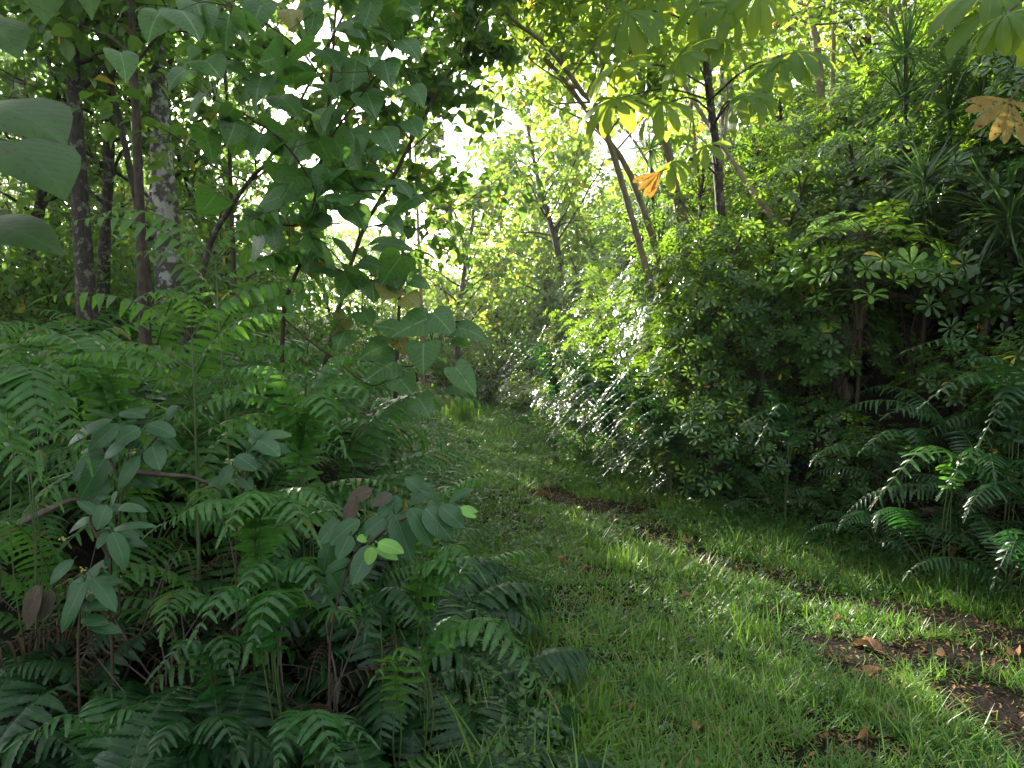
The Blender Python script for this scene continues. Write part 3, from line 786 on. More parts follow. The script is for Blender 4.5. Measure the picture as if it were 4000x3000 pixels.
def guava(label, y, stems, leaves, young=(), dying=(), buds=(), seed=0):
    """stems: lists of picture points with depth offsets; leaves: (base u, v, tip u, v, width px, depth offset)."""
    rng = np.random.default_rng(seed)
    b0 = at(*stems[0][0][:2], y); base = np.array([b0[0], b0[1], gz(b0[0], b0[1])])
    t = thing("guava_shrub", label, "shrub", base, 0, 1, "oval-leaved shrubs in the left foreground")
    mb = MB()
    for st in stems:
        pts = [at(u, v, y + (dz[0] if dz else 0)) for u, v, *dz in st]
        if st is stems[0]:
            pts = [base] + pts
        tube(mb, rel(spline(pts, 10), base), np.linspace(.006, .0025, 10), 5)
    part("stem", mb.mesh("stem", [M['stalk_brown']]), t)
    for nm, lst, mt in (("foliage", leaves, 'guava'), ("young_leaves", young, 'guava_young'), ("dying_leaves", dying, 'guava_red')):
        if not lst:
            continue
        mb = MB()
        if nm == "foliage":                     # smaller leaves further back along the stems
            for k in range(16):
                st = stems[k % len(stems)]; f = rng.uniform(.25, .95)
                pp = np.array([at(u, v, y) for u, v, *_ in st]); q = spline(pp, 20)[int(f * 19)] + np.array([0, .03, 0]) + rng.normal(0, .015, 3)
                dd = nrm(np.array([rng.normal(0, 1), rng.uniform(-.3, 1.0), rng.normal(-.1, .5)])); L_ = rng.uniform(.07, .125)
                px_leaf(mb, rel(q, base), rel(q + dd * L_, base), L_ * .5, face=nrm(np.array([rng.normal(0, .3), -.5, .8])), fold=rng.uniform(.1, .4), curl=rng.uniform(.3, 1.0))
        for (u0, v0, u1, v1, w, dz) in lst:
            q0 = at(u0, v0, y + dz); q1 = at(u1, v1, y + dz - rng.uniform(.0, .05))
            face = nrm(nrm(CAMP - q0) * .9 + np.array([rng.normal(0, .25), 0, .75 + rng.normal(0, .15)]))
            px_leaf(mb, rel(q0, base), rel(q1, base), w * y / F, face=face, fold=rng.uniform(.05, .25), curl=rng.uniform(.3, .8))
            tube(mb, rel([at(u0 - (u1 - u0) * .12, v0 - (v1 - v0) * .12 - 1, y + dz), q0], base), .0022, 4)
        o = part(nm, mb.mesh(nm, [M[mt]]), t)
        if nm == "young_leaves": o["label"] = "bright yellow-green young leaves at the branch tip"
        if nm == "dying_leaves": o["label"] = "reddish brown dying leaves"
    if buds:
        mb = MB()
        for (u, v) in buds:
            for _ in range(9):
                c = rel(at(u + rng.normal(0, 2.0), v + rng.normal(0, 1.6), y - .04), base)
                leaf_batch(mb, c, nrm(rng.normal(0, 1, (1, 3))), rng.normal(0, 1, (1, 3)), [.011], [.0042], OVATE_S, fold=.8, curl=1.0)
        part("flower_buds", mb.mesh("flower_buds", [M['bud']]), t)
    return t


guava("oval-leaved shrub with a crowded tuft of leaves beside the sapling stem, highest of its kind", 2.9,
      [[(118, 540), (125, 480), (132, 430)], [(125, 480), (150, 445), (165, 430)], [(125, 490), (105, 450), (95, 440)]],
      [(112, 420, 68, 445, 17, 0), (118, 424, 88, 452, 18, -.05), (140, 428, 116, 444, 20, -.1), (148, 424, 176, 436, 19, 0), (128, 440, 104, 459, 19, -.12),
       (118, 440, 80, 500, 26, .05), (135, 436, 118, 425, 15, .1), (152, 446, 160, 470, 22, -.05), (140, 456, 118, 490, 17, -.1), (120, 412, 145, 418, 15, .12),
       (100, 455, 72, 482, 22, .1), (110, 480, 88, 515, 18, .1), (150, 410, 120, 416, 14, .15), (165, 420, 178, 405, 13, .1), (104, 430, 76, 424, 14, .1)],
      buds=[(133, 453)], seed=1)
guava("oval-leaved shrub with paired leaves and pale buds in front of the tall ferns", 2.8,
      [[(236, 560), (240, 490), (248, 450)], [(240, 495), (252, 465), (262, 440)]],
      [(258, 438, 292, 436, 14, 0), (258, 440, 280, 456, 19, -.1), (252, 450, 238, 440, 10, .05), (236, 456, 257, 470, 19, -.1), (232, 465, 220, 490, 15, -.08),
       (240, 476, 252, 490, 16, 0), (228, 478, 208, 486, 14, .1), (246, 446, 268, 428, 13, .12)],
      buds=[(231, 461), (237, 470)], seed=2)
guava("oval-leaved shrub low in the left foreground, leaves drooping in threes", 2.55,
      [[(110, 590), (112, 545), (113, 531)], [(110, 560), (90, 520), (104, 508)]],
      [(113, 530, 158, 527, 11, -.02), (112, 532, 125, 570, 20, -.1), (108, 532, 97, 549, 10, 0), (113, 528, 140, 540, 13, .05), (107, 505, 97, 530, 18, -.05),
       (110, 508, 118, 492, 15, .05), (118, 508, 148, 512, 12, 0), (100, 512, 90, 528, 15, .1)],
      buds=[(63, 538), (82, 570)], seed=3)
guava("oval-leaved shrub nearest the camera on the left, over a brown dead leaf", 2.45,
      [[(78, 660), (80, 610), (82, 585)]],
      [(84, 582, 62, 633, 15, -.05), (84, 580, 92, 602, 15, .03), (92, 578, 116, 612, 19, -.05), (80, 582, 66, 600, 12, .08), (96, 574, 118, 588, 13, .1), (74, 560, 50, 585, 16, .12)],
      dying=[(40, 585, 27, 630, 26, .02), (52, 590, 40, 620, 16, .06)], buds=[(88, 595)], seed=4)
guava("oval-leaved shrub leaning over the grass edge, tipped with yellow-green young leaves", 2.5,
      [[(330, 640), (352, 560), (370, 535)], [(352, 560), (400, 520), (462, 510)], [(350, 570), (372, 548), (374, 545)]],
      [(395, 515, 412, 562, 28, 0), (410, 508, 432, 548, 26, -.05), (425, 508, 452, 540, 27, -.05), (440, 506, 464, 528, 22, -.05), (372, 545, 352, 585, 22, -.08),
       (350, 535, 338, 560, 22, 0), (360, 520, 330, 545, 22, .05), (385, 518, 360, 540, 22, .05), (400, 498, 378, 520, 22, .08), (420, 490, 405, 478, 18, .1), (440, 500, 420, 490, 16, .1),
       (380, 535, 400, 560, 20, .04), (340, 520, 318, 545, 20, .1), (330, 540, 322, 575, 19, .08), (432, 484, 410, 505, 20, .12), (345, 570, 330, 600, 17, .1)],
      young=[(373, 547, 368, 565, 13, -.12), (378, 543, 404, 553, 16, -.13), (376, 548, 398, 560, 13, -.08), (366, 538, 357, 540, 10, -.1), (462, 511, 476, 518, 9, -.1), (460, 508, 478, 512, 8, -.08)],
      dying=[(372, 490, 348, 500, 17, .08), (392, 494, 372, 506, 15, .06), (355, 500, 345, 525, 17, .07)], seed=5)


# ------------------------------------------------------------------ trees
def tree_mesh(H, r0, lean, cb, nl, ll, seed, sub=5, per=10, leafL=.10, leafW=.04, prof=OVATE_S, droop=.6, el=(.2, 1.0), spread=.25, wob=.06, tip_only=.35, sides=8, twig_leaf=.3, extra_path=None, hang=-.25, rough=.05):
    """Trunk with limbs and twigs (first builder) and its leaves in clumps along the twigs (second builder)."""
    rng = np.random.default_rng(seed)
    bark, crown = MB(), MB()
    if extra_path is not None:
        path = spline(extra_path, 22)
    else:
        path, _ = wander((0, 0, 0), np.array([lean[0], lean[1], 1.]), H, 14, rng, wob, .02)
    n = len(path); tr = np.linspace(0, 1, n)
    tube(bark, path, r0 * (1 - .72 * tr) * (1 + .5 * np.exp(-tr * 14)), sides, rough=rough, rng=rng)
    Ps, Ds = [], []
    for k in range(nl):
        f = cb + (1 - cb) * (k + rng.uniform(0, 1)) / nl
        p = np.array([np.interp(f, tr, path[:, c]) for c in range(3)])
        az = k * 2.4 + rng.uniform(-.5, .5); e = rng.uniform(*el)
        d = np.array([math.cos(az) * math.cos(e), math.sin(az) * math.cos(e), math.sin(e)])
        L = ll * rng.uniform(.65, 1.15) * (1 - .45 * (f - cb) / (1 - cb + 1e-6))
        lp, ld = wander(p, d, L, 7, rng, .13, .02)
        rr = r0 * (1 - .72 * f) * .45
        tube(bark, lp, np.linspace(rr, rr * .25, 8), 5)
        for j in range(sub):
            g = tip_only + (1 - tip_only) * (j + rng.uniform(0, 1)) / sub
            q = np.array([np.interp(g, np.linspace(0, 1, 8), lp[:, c]) for c in range(3)])
            d2 = nrm(ld + rng.normal(0, .75, 3))
            L2 = L * rng.uniform(.22, .42)
            sp, sd2 = wander(q, d2, L2, 4, rng, .2, -.02)
            tube(bark, sp, np.linspace(rr * .3, rr * .08 + .0015, 5), 4)
            tt = rng.uniform(twig_leaf, 1, per)
            pos = np.stack([np.interp(tt, np.linspace(0, 1, 5), sp[:, c]) for c in range(3)], -1)
            Ps.append(pos + rng.normal(0, spread * L2 * .55, pos.shape)); Ds.append(np.repeat(sd2[None], per, 0))
    P = np.concatenate(Ps); D = np.concatenate(Ds); n = len(P)
    D = nrm(D * .5 + rand_unit(rng, n) * .9 + np.array([0, 0, hang]))
    U = np.array([0, 0, 1.]) + rng.normal(0, .45, (n, 3))
    s = rng.uniform(.65, 1.25, n)
    leaf_batch(crown, P, D, U, leafL * s, leafW * s, prof, fold=rng.uniform(.05, .5, n), curl=droop * rng.uniform(.3, 1.6, n), rng=rng)
    return bark, crown


def plant_tree(name, label, cat, base, bark, crown, bm, cm, group=None, rz=0, sc=1.0, trunk_name="trunk", crown_name="crown"):
    t = thing(name, label, cat, base, rz, sc, group)
    a = part(trunk_name, bark.mesh(trunk_name, [M[bm]]) if isinstance(bark, MB) else bark, t)
    b = part(crown_name, crown.mesh(crown_name, [M[cm]]) if isinstance(crown, MB) else crown, t)
    return t, a, b


def px_tree(name, label, pts, width_px, bm, cm, top=None, group=None, **kw):
    """A tree whose trunk passes through the given places (u, v, depth), rooted in the ground below the first."""
    w = [at(*q) for q in pts]
    d = w[0] - w[1]; d = d / max(abs(d[2]), 1e-3) if abs(d[2]) > .05 else np.array([0, 0, -1.])
    b = w[0].copy()
    for _ in range(60):
        if b[2] <= gz(b[0], b[1]) - .1:
            break
        b = b + np.array([d[0] * .5, d[1] * .5, -1]) * .12
    path = [b] + w
    if top is not None:
        e = nrm(w[-1] - w[-2]); path.append(w[-1] + nrm(e + np.array([0, 0, .4])) * top)
    base = np.array([b[0], b[1], b[2]])
    r0 = width_px * pts[0][2] / F / 2 * 1.15
    bark, crown = tree_mesh(1, r0, (0, 0), extra_path=rel(path, base), **kw)
    return plant_tree(name, label, "tree", base, bark, crown, bm, cm, group)[0]


G1 = "slender trunks on the left"
px_tree("forest_tree", "dark rough-barked tree at the far left, below the low sun", [(88, 335, 7.2), (83, 240, 7.2), (76, 120, 7.2), (70, 0, 7.2)], 21, 'bark_dark', 'broad', top=2.2, group=G1,
        cb=.62, nl=16, ll=1.7, seed=31, sub=6, per=16, leafL=.15, leafW=.05, prof=OVATE_S, spread=.5)
px_tree("forest_tree", "thin straight brown trunk rising left of the pinnate saplings", [(146, 355, 6.2), (141, 240, 6.2), (136, 110, 6.2), (131, 0, 6.2)], 12.5, 'bark_brown', 'broad', top=2.0, group=G1,
        cb=.68, nl=12, ll=1.5, seed=32, sub=6, per=14, leafL=.16, leafW=.055, spread=.5)
px_tree("forest_tree", "thin leaning trunk crossing behind the straight brown one", [(142, 235, 7.6), (128, 160, 7.6), (113, 90, 7.6), (99, 30, 7.6)], 8, 'bark_brown', 'broad', top=2.5, group=G1,
        cb=.6, nl=14, ll=1.6, seed=33, sub=6, per=14, leafL=.14, leafW=.05, spread=.5)
px_tree("forest_tree", "thick trunk patched with pale lichen on the left", [(167, 230, 8.2), (161, 150, 8.2), (157, 60, 8.2), (155, -20, 8.2)], 25, 'bark_lichen', 'broad', top=3.5, group=G1,
        cb=.68, nl=16, ll=2.2, seed=34, sub=7, per=16, leafL=.15, leafW=.055, spread=.5)
px_tree("forest_tree", "pencil-thin dark stem standing in front of the bright sky on the left", [(231, 190, 8.0), (227, 100, 8.0), (222, 0, 8.0)], 4.5, 'bark_brown', 'canopy', top=1.5, group=G1,
        cb=.72, nl=10, ll=1.3, seed=35, sub=5, per=12, leafL=.15, leafW=.06, spread=.5)
px_tree("forest_tree", "dark crooked trunk leaning right under the heart-leaved tree", [(205, 262, 6.4), (228, 212, 6.4), (250, 180, 6.3), (277, 146, 6.2)], 6.5, 'bark_dark', 'broad', top=1.2, group=G1,
        cb=.55, nl=12, ll=1.2, seed=36, sub=5, per=10, leafL=.15, leafW=.06, spread=.5)

# more of the left wood: trees beyond the ferns that shade the track
wood = []
for k in range(4):
    b, c = tree_mesh([7.5, 8.5, 6.5, 9][k], .10, (.05, -.03), .32, 24, [1.9, 2.3, 1.7, 2.2][k], 60 + k, sub=7, per=15, leafL=.14, leafW=.05, spread=.5)
    wood.append((b.mesh("trunk", [M['bark_dark']]), c.mesh("crown", [M['broad']])))
r = np.random.default_rng(41)
spots = [(-4.6, 8.6, 0, .8), (-6.2, 8.4, 1, .85), (-5.4, 10.8, 2, .95), (-7.4, 11.5, 3, .9), (-3.9, 11.6, 2, .75), (-5.2, 13.6, 0, .9), (-7.0, 15.0, 1, .6), (-9.5, 13.5, 3, .8), (-8.9, 15.2, 0, .75), (-7.4, 17.2, 2, .8), (-11.2, 18.2, 1, .8), (-6.3, 12.6, 2, .7), (-5.2, 16.5, 1, .5),
         (-8.8, 9.5, 0, .9), (-5.8, 19.5, 0, .5), (-8.6, 18.5, 2, .7), (-4.6, 20.0, 2, .5), (-11, 16.5, 1, .8), (-10.5, 20, 0, .7), (-6.6, 10, 2, .8)]
for i, (x, y, k, s) in enumerate(spots):
    t = thing("understorey_tree", "leafy tree in the backlit wood behind the fern bank on the left" if y < 14.5 else "tree deep in the wood left of the far end of the track", "tree", (x, y, gz(x, y) - .1), r.uniform(0, 6.28), s,
              "trees of the left wood" if y < 14.5 else "far trees of the left wood")
    part("trunk", wood[k][0], t); part("crown", wood[k][1], t)


# ------------------------------------------------------------------ the heart-leaved tree reaching over the track
def heart_tree():
    rng = np.random.default_rng(77)
    y = 4.5
    b0 = at(286, 340, 4.7); base = np.array([b0[0], b0[1], gz(b0[0], b0[1])])
    t = thing("heart_leaf_tree", "tree with large heart-shaped leaves, its lit lowest branch reaching over the track", "tree", base)
    mb = MB()
    paths = {
        'stem': [base, at(282, 322, 4.7), at(304, 256, 4.6), at(318, 180, 4.6), at(330, 90, 4.6), at(338, -30, 4.7), at(345, -140, 4.8)],
        'low': [at(283, 318, 4.7), at(330, 355, 4.55), at(376, 362, 4.5), at(414, 366, 4.45), at(432, 345, 4.4)],
        'lowb': [at(330, 355, 4.55), at(370, 385, 4.4), at(400, 372, 4.4)],
        'mid': [at(306, 250, 4.6), at(340, 270, 4.5), at(372, 280, 4.4), at(404, 292, 4.3)],
        'up1': [at(316, 190, 4.6), at(290, 150, 4.4), at(255, 120, 4.3), at(215, 100, 4.2)],
        'up2': [at(322, 150, 4.6), at(350, 110, 4.5), at(380, 70, 4.4), at(400, 40, 4.4)],
        'up3': [at(330, 90, 4.6), at(300, 50, 4.4), at(260, 20, 4.3), at(225, 5, 4.2)],
        'up4': [at(318, 180, 4.6), at(345, 190, 4.5), at(385, 190, 4.4)],
        'up5': [at(336, 0, 4.7), at(370, -20, 4.6), at(410, -30, 4.6)],
        'up6': [at(310, 225, 4.6), at(280, 225, 4.5), at(245, 215, 4.4)],
    }
    for k, p in paths.items():
        q = rel(spline(p, 16), base)
        w = .016 if k == 'stem' else .007
        tube(mb, q, np.linspace(w, w * .35, 16), 6)
    branch = np.concatenate([spline(p, 30) for p in paths.values()])
    old, green = MB(), MB()

    def leaf(u0, v0, u1, v1, w, d, mbk, facing=.9, pet=True):
        q0, q1 = at(u0, v0, d), at(u1, v1, d - .04)
        f = nrm(nrm(CAMP - q0) * facing + np.array([rng.normal(0, .2), rng.normal(0, .2), .7]))
        L = np.linalg.norm(q1 - q0)
        px_leaf(mbk, rel(q0, base), rel(q1, base), w * d / F, prof=HEART, face=f, fold=rng.uniform(.05, .25), curl=rng.uniform(.35, 1.0), edge=.16, wave=.035)
        if pet:
            j = branch[np.argmin(np.linalg.norm(branch - q0, axis=1))]
            mid = (j + q0) / 2 + np.array([0, 0, .03])
            tube(mb, rel(spline([j, mid, q0], 6), base), np.linspace(.003, .002, 6), 4)
    G = [(433, 313, 454, 337, 36, 4.35), (427, 319, 392, 337, 36, 4.3), (424, 343, 424, 375, 38, 4.2), (458, 328, 490, 344, 27, 4.35), (455, 367, 476, 397, 31, 4.2),
         (398, 330, 374, 326, 24, 4.45), (388, 345, 358, 360, 34, 4.5), (394, 362, 364, 382, 36, 4.4), (400, 379, 412, 395, 32, 4.35), (418, 398, 431, 420, 27, 4.3),
         (372, 280, 374, 304, 32, 4.5), (406, 296, 420, 308, 27, 4.3), (390, 270, 398, 292, 30, 4.45), (362, 312, 372, 328, 27, 4.5), (455, 338, 472, 349, 15, 4.4),
         (350, 276, 342, 300, 30, 4.6), (360, 262, 385, 272, 26, 4.5), (452, 385, 468, 396, 26, 4.35), (346, 330, 336, 352, 28, 4.7), (384, 268, 404, 262, 24, 4.5), (412, 280, 432, 290, 18, 4.35)]
    for g in G:
        leaf(*g, green)
    for g in [(396, 335, 405, 357, 22, 4.5), (345, 318, 334, 334, 22, 4.7), (318, 262, 312, 280, 22, 4.6), (342, 182, 346, 191, 8, 4.4)]:
        leaf(*g, old)
    # the broad silhouettes against the sky
    S = [(262, 4, 252, 36, 36, 4.3), (230, 14, 226, 50, 40, 4.2), (196, 2, 206, 40, 40, 4.1), (180, 10, 200, 42, 46, 4.0), (290, 10, 294, 34, 26, 4.4), (205, 60, 222, 80, 40, 4.1), (186, 70, 168, 92, 34, 4.1),
         (208, 90, 190, 122, 40, 4.2), (160, 12, 148, 44, 40, 4.0), (120, 52, 126, 84, 32, 4.0), (224, 62, 250, 80, 32, 4.3), (262, 76, 256, 104, 36, 4.3), (296, 60, 310, 88, 34, 4.4), (280, 96, 300, 120, 36, 4.4),
         (322, 50, 340, 72, 34, 4.4), (350, 20, 366, 40, 34, 4.4), (372, 28, 392, 42, 26, 4.4), (402, 40, 420, 62, 30, 4.4), (384, 60, 390, 88, 32, 4.4), (356, 60, 352, 92, 36, 4.5), (366, 92, 376, 120, 34, 4.5),
         (330, 110, 322, 140, 36, 4.5), (350, 130, 362, 158, 36, 4.5), (382, 130, 396, 156, 32, 4.4), (300, 140, 288, 168, 36, 4.5), (330, 170, 318, 198, 34, 4.5), (362, 172, 380, 196, 34, 4.5), (396, 180, 412, 200, 28, 4.4),
         (352, 206, 366, 232, 34, 4.5), (318, 212, 304, 238, 34, 4.6), (282, 190, 270, 218, 34, 4.5), (388, 214, 402, 236, 30, 4.5), (260, 216, 246, 240, 30, 4.5), (340, 240, 350, 262, 30, 4.55), (300, 250, 286, 268, 28, 4.6),
         (236, 120, 226, 148, 34, 4.3), (262, 134, 254, 160, 32, 4.3), (412, 86, 424, 108, 26, 4.4), (310, 2, 320, 30, 34, 4.5), (402, 0, 420, 18, 28, 4.5), (410, 120, 420, 140, 24, 4.45), (322, 84, 336, 100, 28, 4.45)]
    for g in S:
        leaf(*g, green, facing=rng.uniform(.25, .8))
    n = 170
    bi = rng.integers(0, len(branch), n)
    for j in bi:
        p = branch[j] + rng.normal(0, .13, 3)
        if p[2] < 1.9:
            continue
        d = nrm(rng.normal(0, 1, 3) + np.array([0, 0, -.6]))
        L = rng.uniform(.13, .24)
        px_leaf(green, rel(p, base), rel(p + d * L, base), L * .95, prof=HEART, face=nrm(np.array([0, 0, 1.]) + rng.normal(0, .4, 3)), fold=.15, curl=.5, edge=.12, wave=.015)
        tube(mb, rel([branch[j], p], base), .0022, 4)
    part("trunk", mb.mesh("trunk", [M['stalk_brown']]), t)
    part("foliage", green.mesh("foliage", [M['heart']]), t)
    part("dying_leaves", old.mesh("dying_leaves", [M['heart_old']]), t, label="yellowing heart-shaped leaves")


heart_tree()


# giant heart leaves hanging into the picture at the far left
def giant_leaf_plant():
    rng = np.random.default_rng(78)
    b0 = np.array([-2.6, 2.75]); base = np.array([b0[0], b0[1], gz(*b0)])
    t = thing("giant_leaf_plant", "plant with very large heart-shaped leaves hanging in at the left edge of the picture", "plant", base)
    mb, lf = MB(), MB()
    stem = spline([base, base + [.05, 0, 1.2], base + [.15, -.05, 2.0], base + [.3, -.1, 2.9]], 16)
    tube(mb, rel(stem, base), np.linspace(.03, .012, 16), 7)
    for (u0, v0, u1, v1, w, d) in [(-6, 104, 66, 146, 130, 2.7), (14, 142, 66, 200, 110, 2.5), (-20, 222, 64, 256, 90, 2.5), (-10, 20, 20, 60, 60, 2.8), (30, -30, 45, 25, 60, 2.9), (-60, 150, -20, 210, 70, 2.6), (75, -60, 92, 20, 55, 3.0)]:
        q0, q1 = at(u0, v0, d), at(u1, v1, d - .05)
        f = nrm(nrm(CAMP - q0) * .50 + np.array([rng.normal(0, .15), .05, .75]))
        px_leaf(lf, rel(q0, base), rel(q1, base), w * d / F, prof=HEART, face=f, fold=.12, curl=.55, edge=.15, wave=.015)
        j = stem[np.argmin(np.abs(stem[:, 2] - q0[2] - .1))]
        tube(mb, rel(spline([j, (j + q0) / 2 + [0, 0, .08], q0], 8), base), np.linspace(.008, .004, 8), 5)
    part("stem", mb.mesh("stem", [M['stalk']]), t); part("foliage", lf.mesh("foliage", [M['giant']]), t)


giant_leaf_plant()


# ------------------------------------------------------------------ the right-hand thicket of umbrella shrubs
def umbrella_shrub(seed, R=.85, H=1.5, nro=150, leafL=.105, young=0):
    """Stems and foliage: whorls of seven to nine spoon-shaped leaflets at the shoot ends."""
    rng = np.random.default_rng(seed)
    st, fo, yo = MB(), MB(), MB()
    cores = []
    for k in range(9):
        az = rng.uniform(0, 6.28); rr = R * rng.uniform(.2, .8); hz = H * rng.uniform(.45, .95)
        e = np.array([math.cos(az) * rr, math.sin(az) * rr, hz])
        p = spline([(0, 0, 0), (e[0] * .3, e[1] * .3, hz * .55), e], 8)
        tube(st, p, np.linspace(.014, .005, 8), 5); cores.append(e)
    cores = np.array(cores)
    d = rand_unit(rng, nro); d[:, 2] = np.abs(d[:, 2]) * 1.1 - .25
    rad = rng.uniform(.72, 1.05, nro)
    C = np.array([0, 0, H * .55]) + d * np.array([R, R, H * .52]) * rad[:, None]
    C += (rng.normal(0, .09, C.shape))
    for i in range(nro):
        j = cores[np.argmin(np.linalg.norm(cores - C[i], axis=1))]
        tube(st, [j, (j + C[i]) / 2 + [0, 0, .03], C[i]], [.004, .003, .002], 3)
        ax = nrm(nrm(d[i]) * .8 + np.array([0, 0, .75]) + rng.normal(0, .25, 3))
        x = nrm(np.cross(ax, [.3, .1, 1.])); yv = np.cross(ax, x)
        k = rng.integers(6, 10); th = np.arange(k) * 2 * math.pi / k + rng.uniform(0, 6)
        tl = rng.uniform(.05, .5)
        D = np.cos(th)[:, None] * x + np.sin(th)[:, None] * yv + ax * tl
        s = rng.uniform(.75, 1.2) * rng.uniform(.85, 1.1, k)
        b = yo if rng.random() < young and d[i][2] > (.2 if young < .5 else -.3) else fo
        leaf_batch(b, C[i] + nrm(D) * .015, D + rng.normal(0, .08, D.shape), ax, leafL * s, leafL * .20 * s, OBOV, fold=.25, curl=rng.uniform(.3, .8, k))
    return st.mesh("stem", [M['stalk_brown']]), fo.mesh("foliage", [M['umbrella']]), (yo.mesh("young_leaves", [M['umbrella_young_sunlit']]) if yo.n else None)


UMB = [umbrella_shrub(700, .9, 1.5, 170), umbrella_shrub(701, .8, 1.7, 160, .11, .06), umbrella_shrub(702, 1.0, 1.4, 190, .10), umbrella_shrub(703, .75, 1.3, 130, .12, .10)]
UMB_LIT = umbrella_shrub(710, .75, 1.3, 105, .125, .8)  # mostly bright leaf colour: sunlight painted into this shrub's foliage


def put_umb(x, y, k, s, label, group, dz=0.0, rz=0.0, tilt=(0, 0)):
    m = UMB_LIT if k < 0 else UMB[k]
    t = thing("umbrella_shrub", label, "shrub", (x, y, gz(x, y) + dz), rz, s, group, tilt)
    part("stem", m[0], t); part("foliage", m[1], t)
    if m[2]: part("young_leaves", m[2], t, label="bright yellow-green whorls of young and sunlit-coloured leaves")
    return t


r = np.random.default_rng(51)
ROWS = [(.55, .62, .50, "low umbrella-leaved shrub at the foot of the thicket on the right"),
        (1.1, .70, .75, "glossy umbrella-leaved shrub in the dark face of the thicket on the right"),
        (1.8, .85, .95, "glossy umbrella-leaved shrub half way up the bank on the right"),
        (2.6, 1.0, 1.15, "umbrella-leaved shrub on the upper part of the right bank"),
        (3.6, 1.15, 1.3, "umbrella-leaved shrub high on the right bank among the slender trunks"),
        (5.0, 1.5, 1.5, "umbrella-leaved shrub at the top of the right bank behind the trunks")]
for off, step, s0, lab in ROWS:
    y = 3.0 + r.uniform(0, .5)
    while y < 19:
        x = xr(y) + off * (1 + .02 * y) + r.normal(0, .18)
        if x / y < 1.15 and not (off < 1 and 4.2 < y < 6.6 and r.random() < .5):
            put_umb(x, y + r.normal(0, .2), int(r.integers(4)), s0 * r.uniform(.85, 1.2), lab + (", near end" if y < 8.5 else ", far end"), "umbrella shrubs of the right bank", -.05, r.uniform(0, 6.28), (r.normal(0, .1), r.normal(0, .1)))
        y += step * r.uniform(.75, 1.1) * s0 ** .3
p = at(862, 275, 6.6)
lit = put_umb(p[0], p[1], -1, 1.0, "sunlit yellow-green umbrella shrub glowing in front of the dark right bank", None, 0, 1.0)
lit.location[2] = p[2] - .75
# keep a stem down to the soil under the sunlit shrub
mb = MB(); g0 = gz(p[0], p[1]); zz = p[2] - .75 - g0
tube(mb, spline([(.1, .1, -zz - .1), (.05, .02, -zz * .5), (0, 0, .05)], 8), np.linspace(.022, .014, 8), 6)
part("lower_stem", mb.mesh("lower_stem", [M['stalk_brown']]), lit)

# ferns at the foot of the right bank
for i, (x, y, sc, nf) in enumerate([(.95, 9.2, .8, 8), (.75, 10.2, .85, 8), (1.25, 8.6, .75, 8), (1.55, 8.0, .8, 8), (1.1, 10.8, .9, 8), (1.9, 7.2, .75, 8), (.6, 11.6, .8, 8), (1.65, 9.4, .95, 8), (.35, 13, .8, 7),
                                    (2.15, 6.9, .7, 8), (1.35, 9.9, 1.0, 8)]):
    fern(x, y, FR_RIGHT, nf, sc, "fern in the bank of overlapping fronds right of the track's far bend", "ferns at the bend of the track", r, dead=1 if i % 4 == 1 else 0)
for i, (u, v, y, sc, nf) in enumerate([(880, 470, 5.2, .75, 8), (930, 490, 4.9, .85, 8), (985, 430, 5.0, .95, 9), (1010, 500, 4.5, .8, 8), (960, 380, 5.6, 1.0, 9), (1020, 360, 5.6, 1.0, 9), (840, 450, 5.8, .7, 7), (900, 420, 5.6, .8, 8), (1040, 440, 4.7, .9, 8), (770, 440, 6.3, .6, 7)]):
    p = at(u, v, y)
    t = fern(p[0], p[1], FR_RIGHT, nf, sc, "dark fern spilling from the right bank near the right edge of the picture" if u > 925 else "dark fern among the umbrella shrubs at the foot of the right bank", "ferns of the near right bank", r)
    t.location[2] = max(t.location[2], p[2] - .55)

# low leafy bushes that close the gaps: at the foot of the banks and round the far bend
def broad_bush(seed, R, H, n, L):
    rng = np.random.default_rng(seed)
    st, fo = MB(), MB()
    ends = []
    for k in range(14):
        az = rng.uniform(0, 6.28); e = np.array([math.cos(az) * R * rng.uniform(.3, .9), math.sin(az) * R * rng.uniform(.3, .9), H * rng.uniform(.4, 1)])
        p = spline([(0, 0, 0), (e[0] * .35, e[1] * .35, e[2] * .6), e], 8)
        tube(st, p, np.linspace(.010, .003, 8), 4); ends.append(p[3:])
    E = np.concatenate(ends)
    P = E[rng.integers(0, len(E), n)] + rng.normal(0, .16 * R, (n, 3)); P[:, 2] = np.abs(P[:, 2])
    out = nrm(P - np.array([0, 0, H * .3]))
    D = nrm(out + rand_unit(rng, n) * .9 - np.array([0, 0, .2])); s = rng.uniform(.6, 1.25, n)
    leaf_batch(fo, P, D, np.array([0, 0, 1.]) + rng.normal(0, .4, (n, 3)), L * s, L * .24 * s, OVATE, fold=rng.uniform(.1, .4, n), curl=rng.uniform(.2, 1.1, n))
    return st.mesh("stem", [M['stalk_brown']]), fo.mesh("foliage", [M['broad']])


BUSH = [broad_bush(801, .8, 1.2, 900, .085), broad_bush(802, .95, 1.5, 1100, .095), broad_bush(803, .6, .8, 700, .07)]


def put_bush(x, y, k, s, label, group, rz):
    t = thing("leafy_bush", label, "bush", (x, y, gz(x, y) - .05), rz, s, group)
    part("stem", BUSH[k][0], t); part("foliage", BUSH[k][1], t)


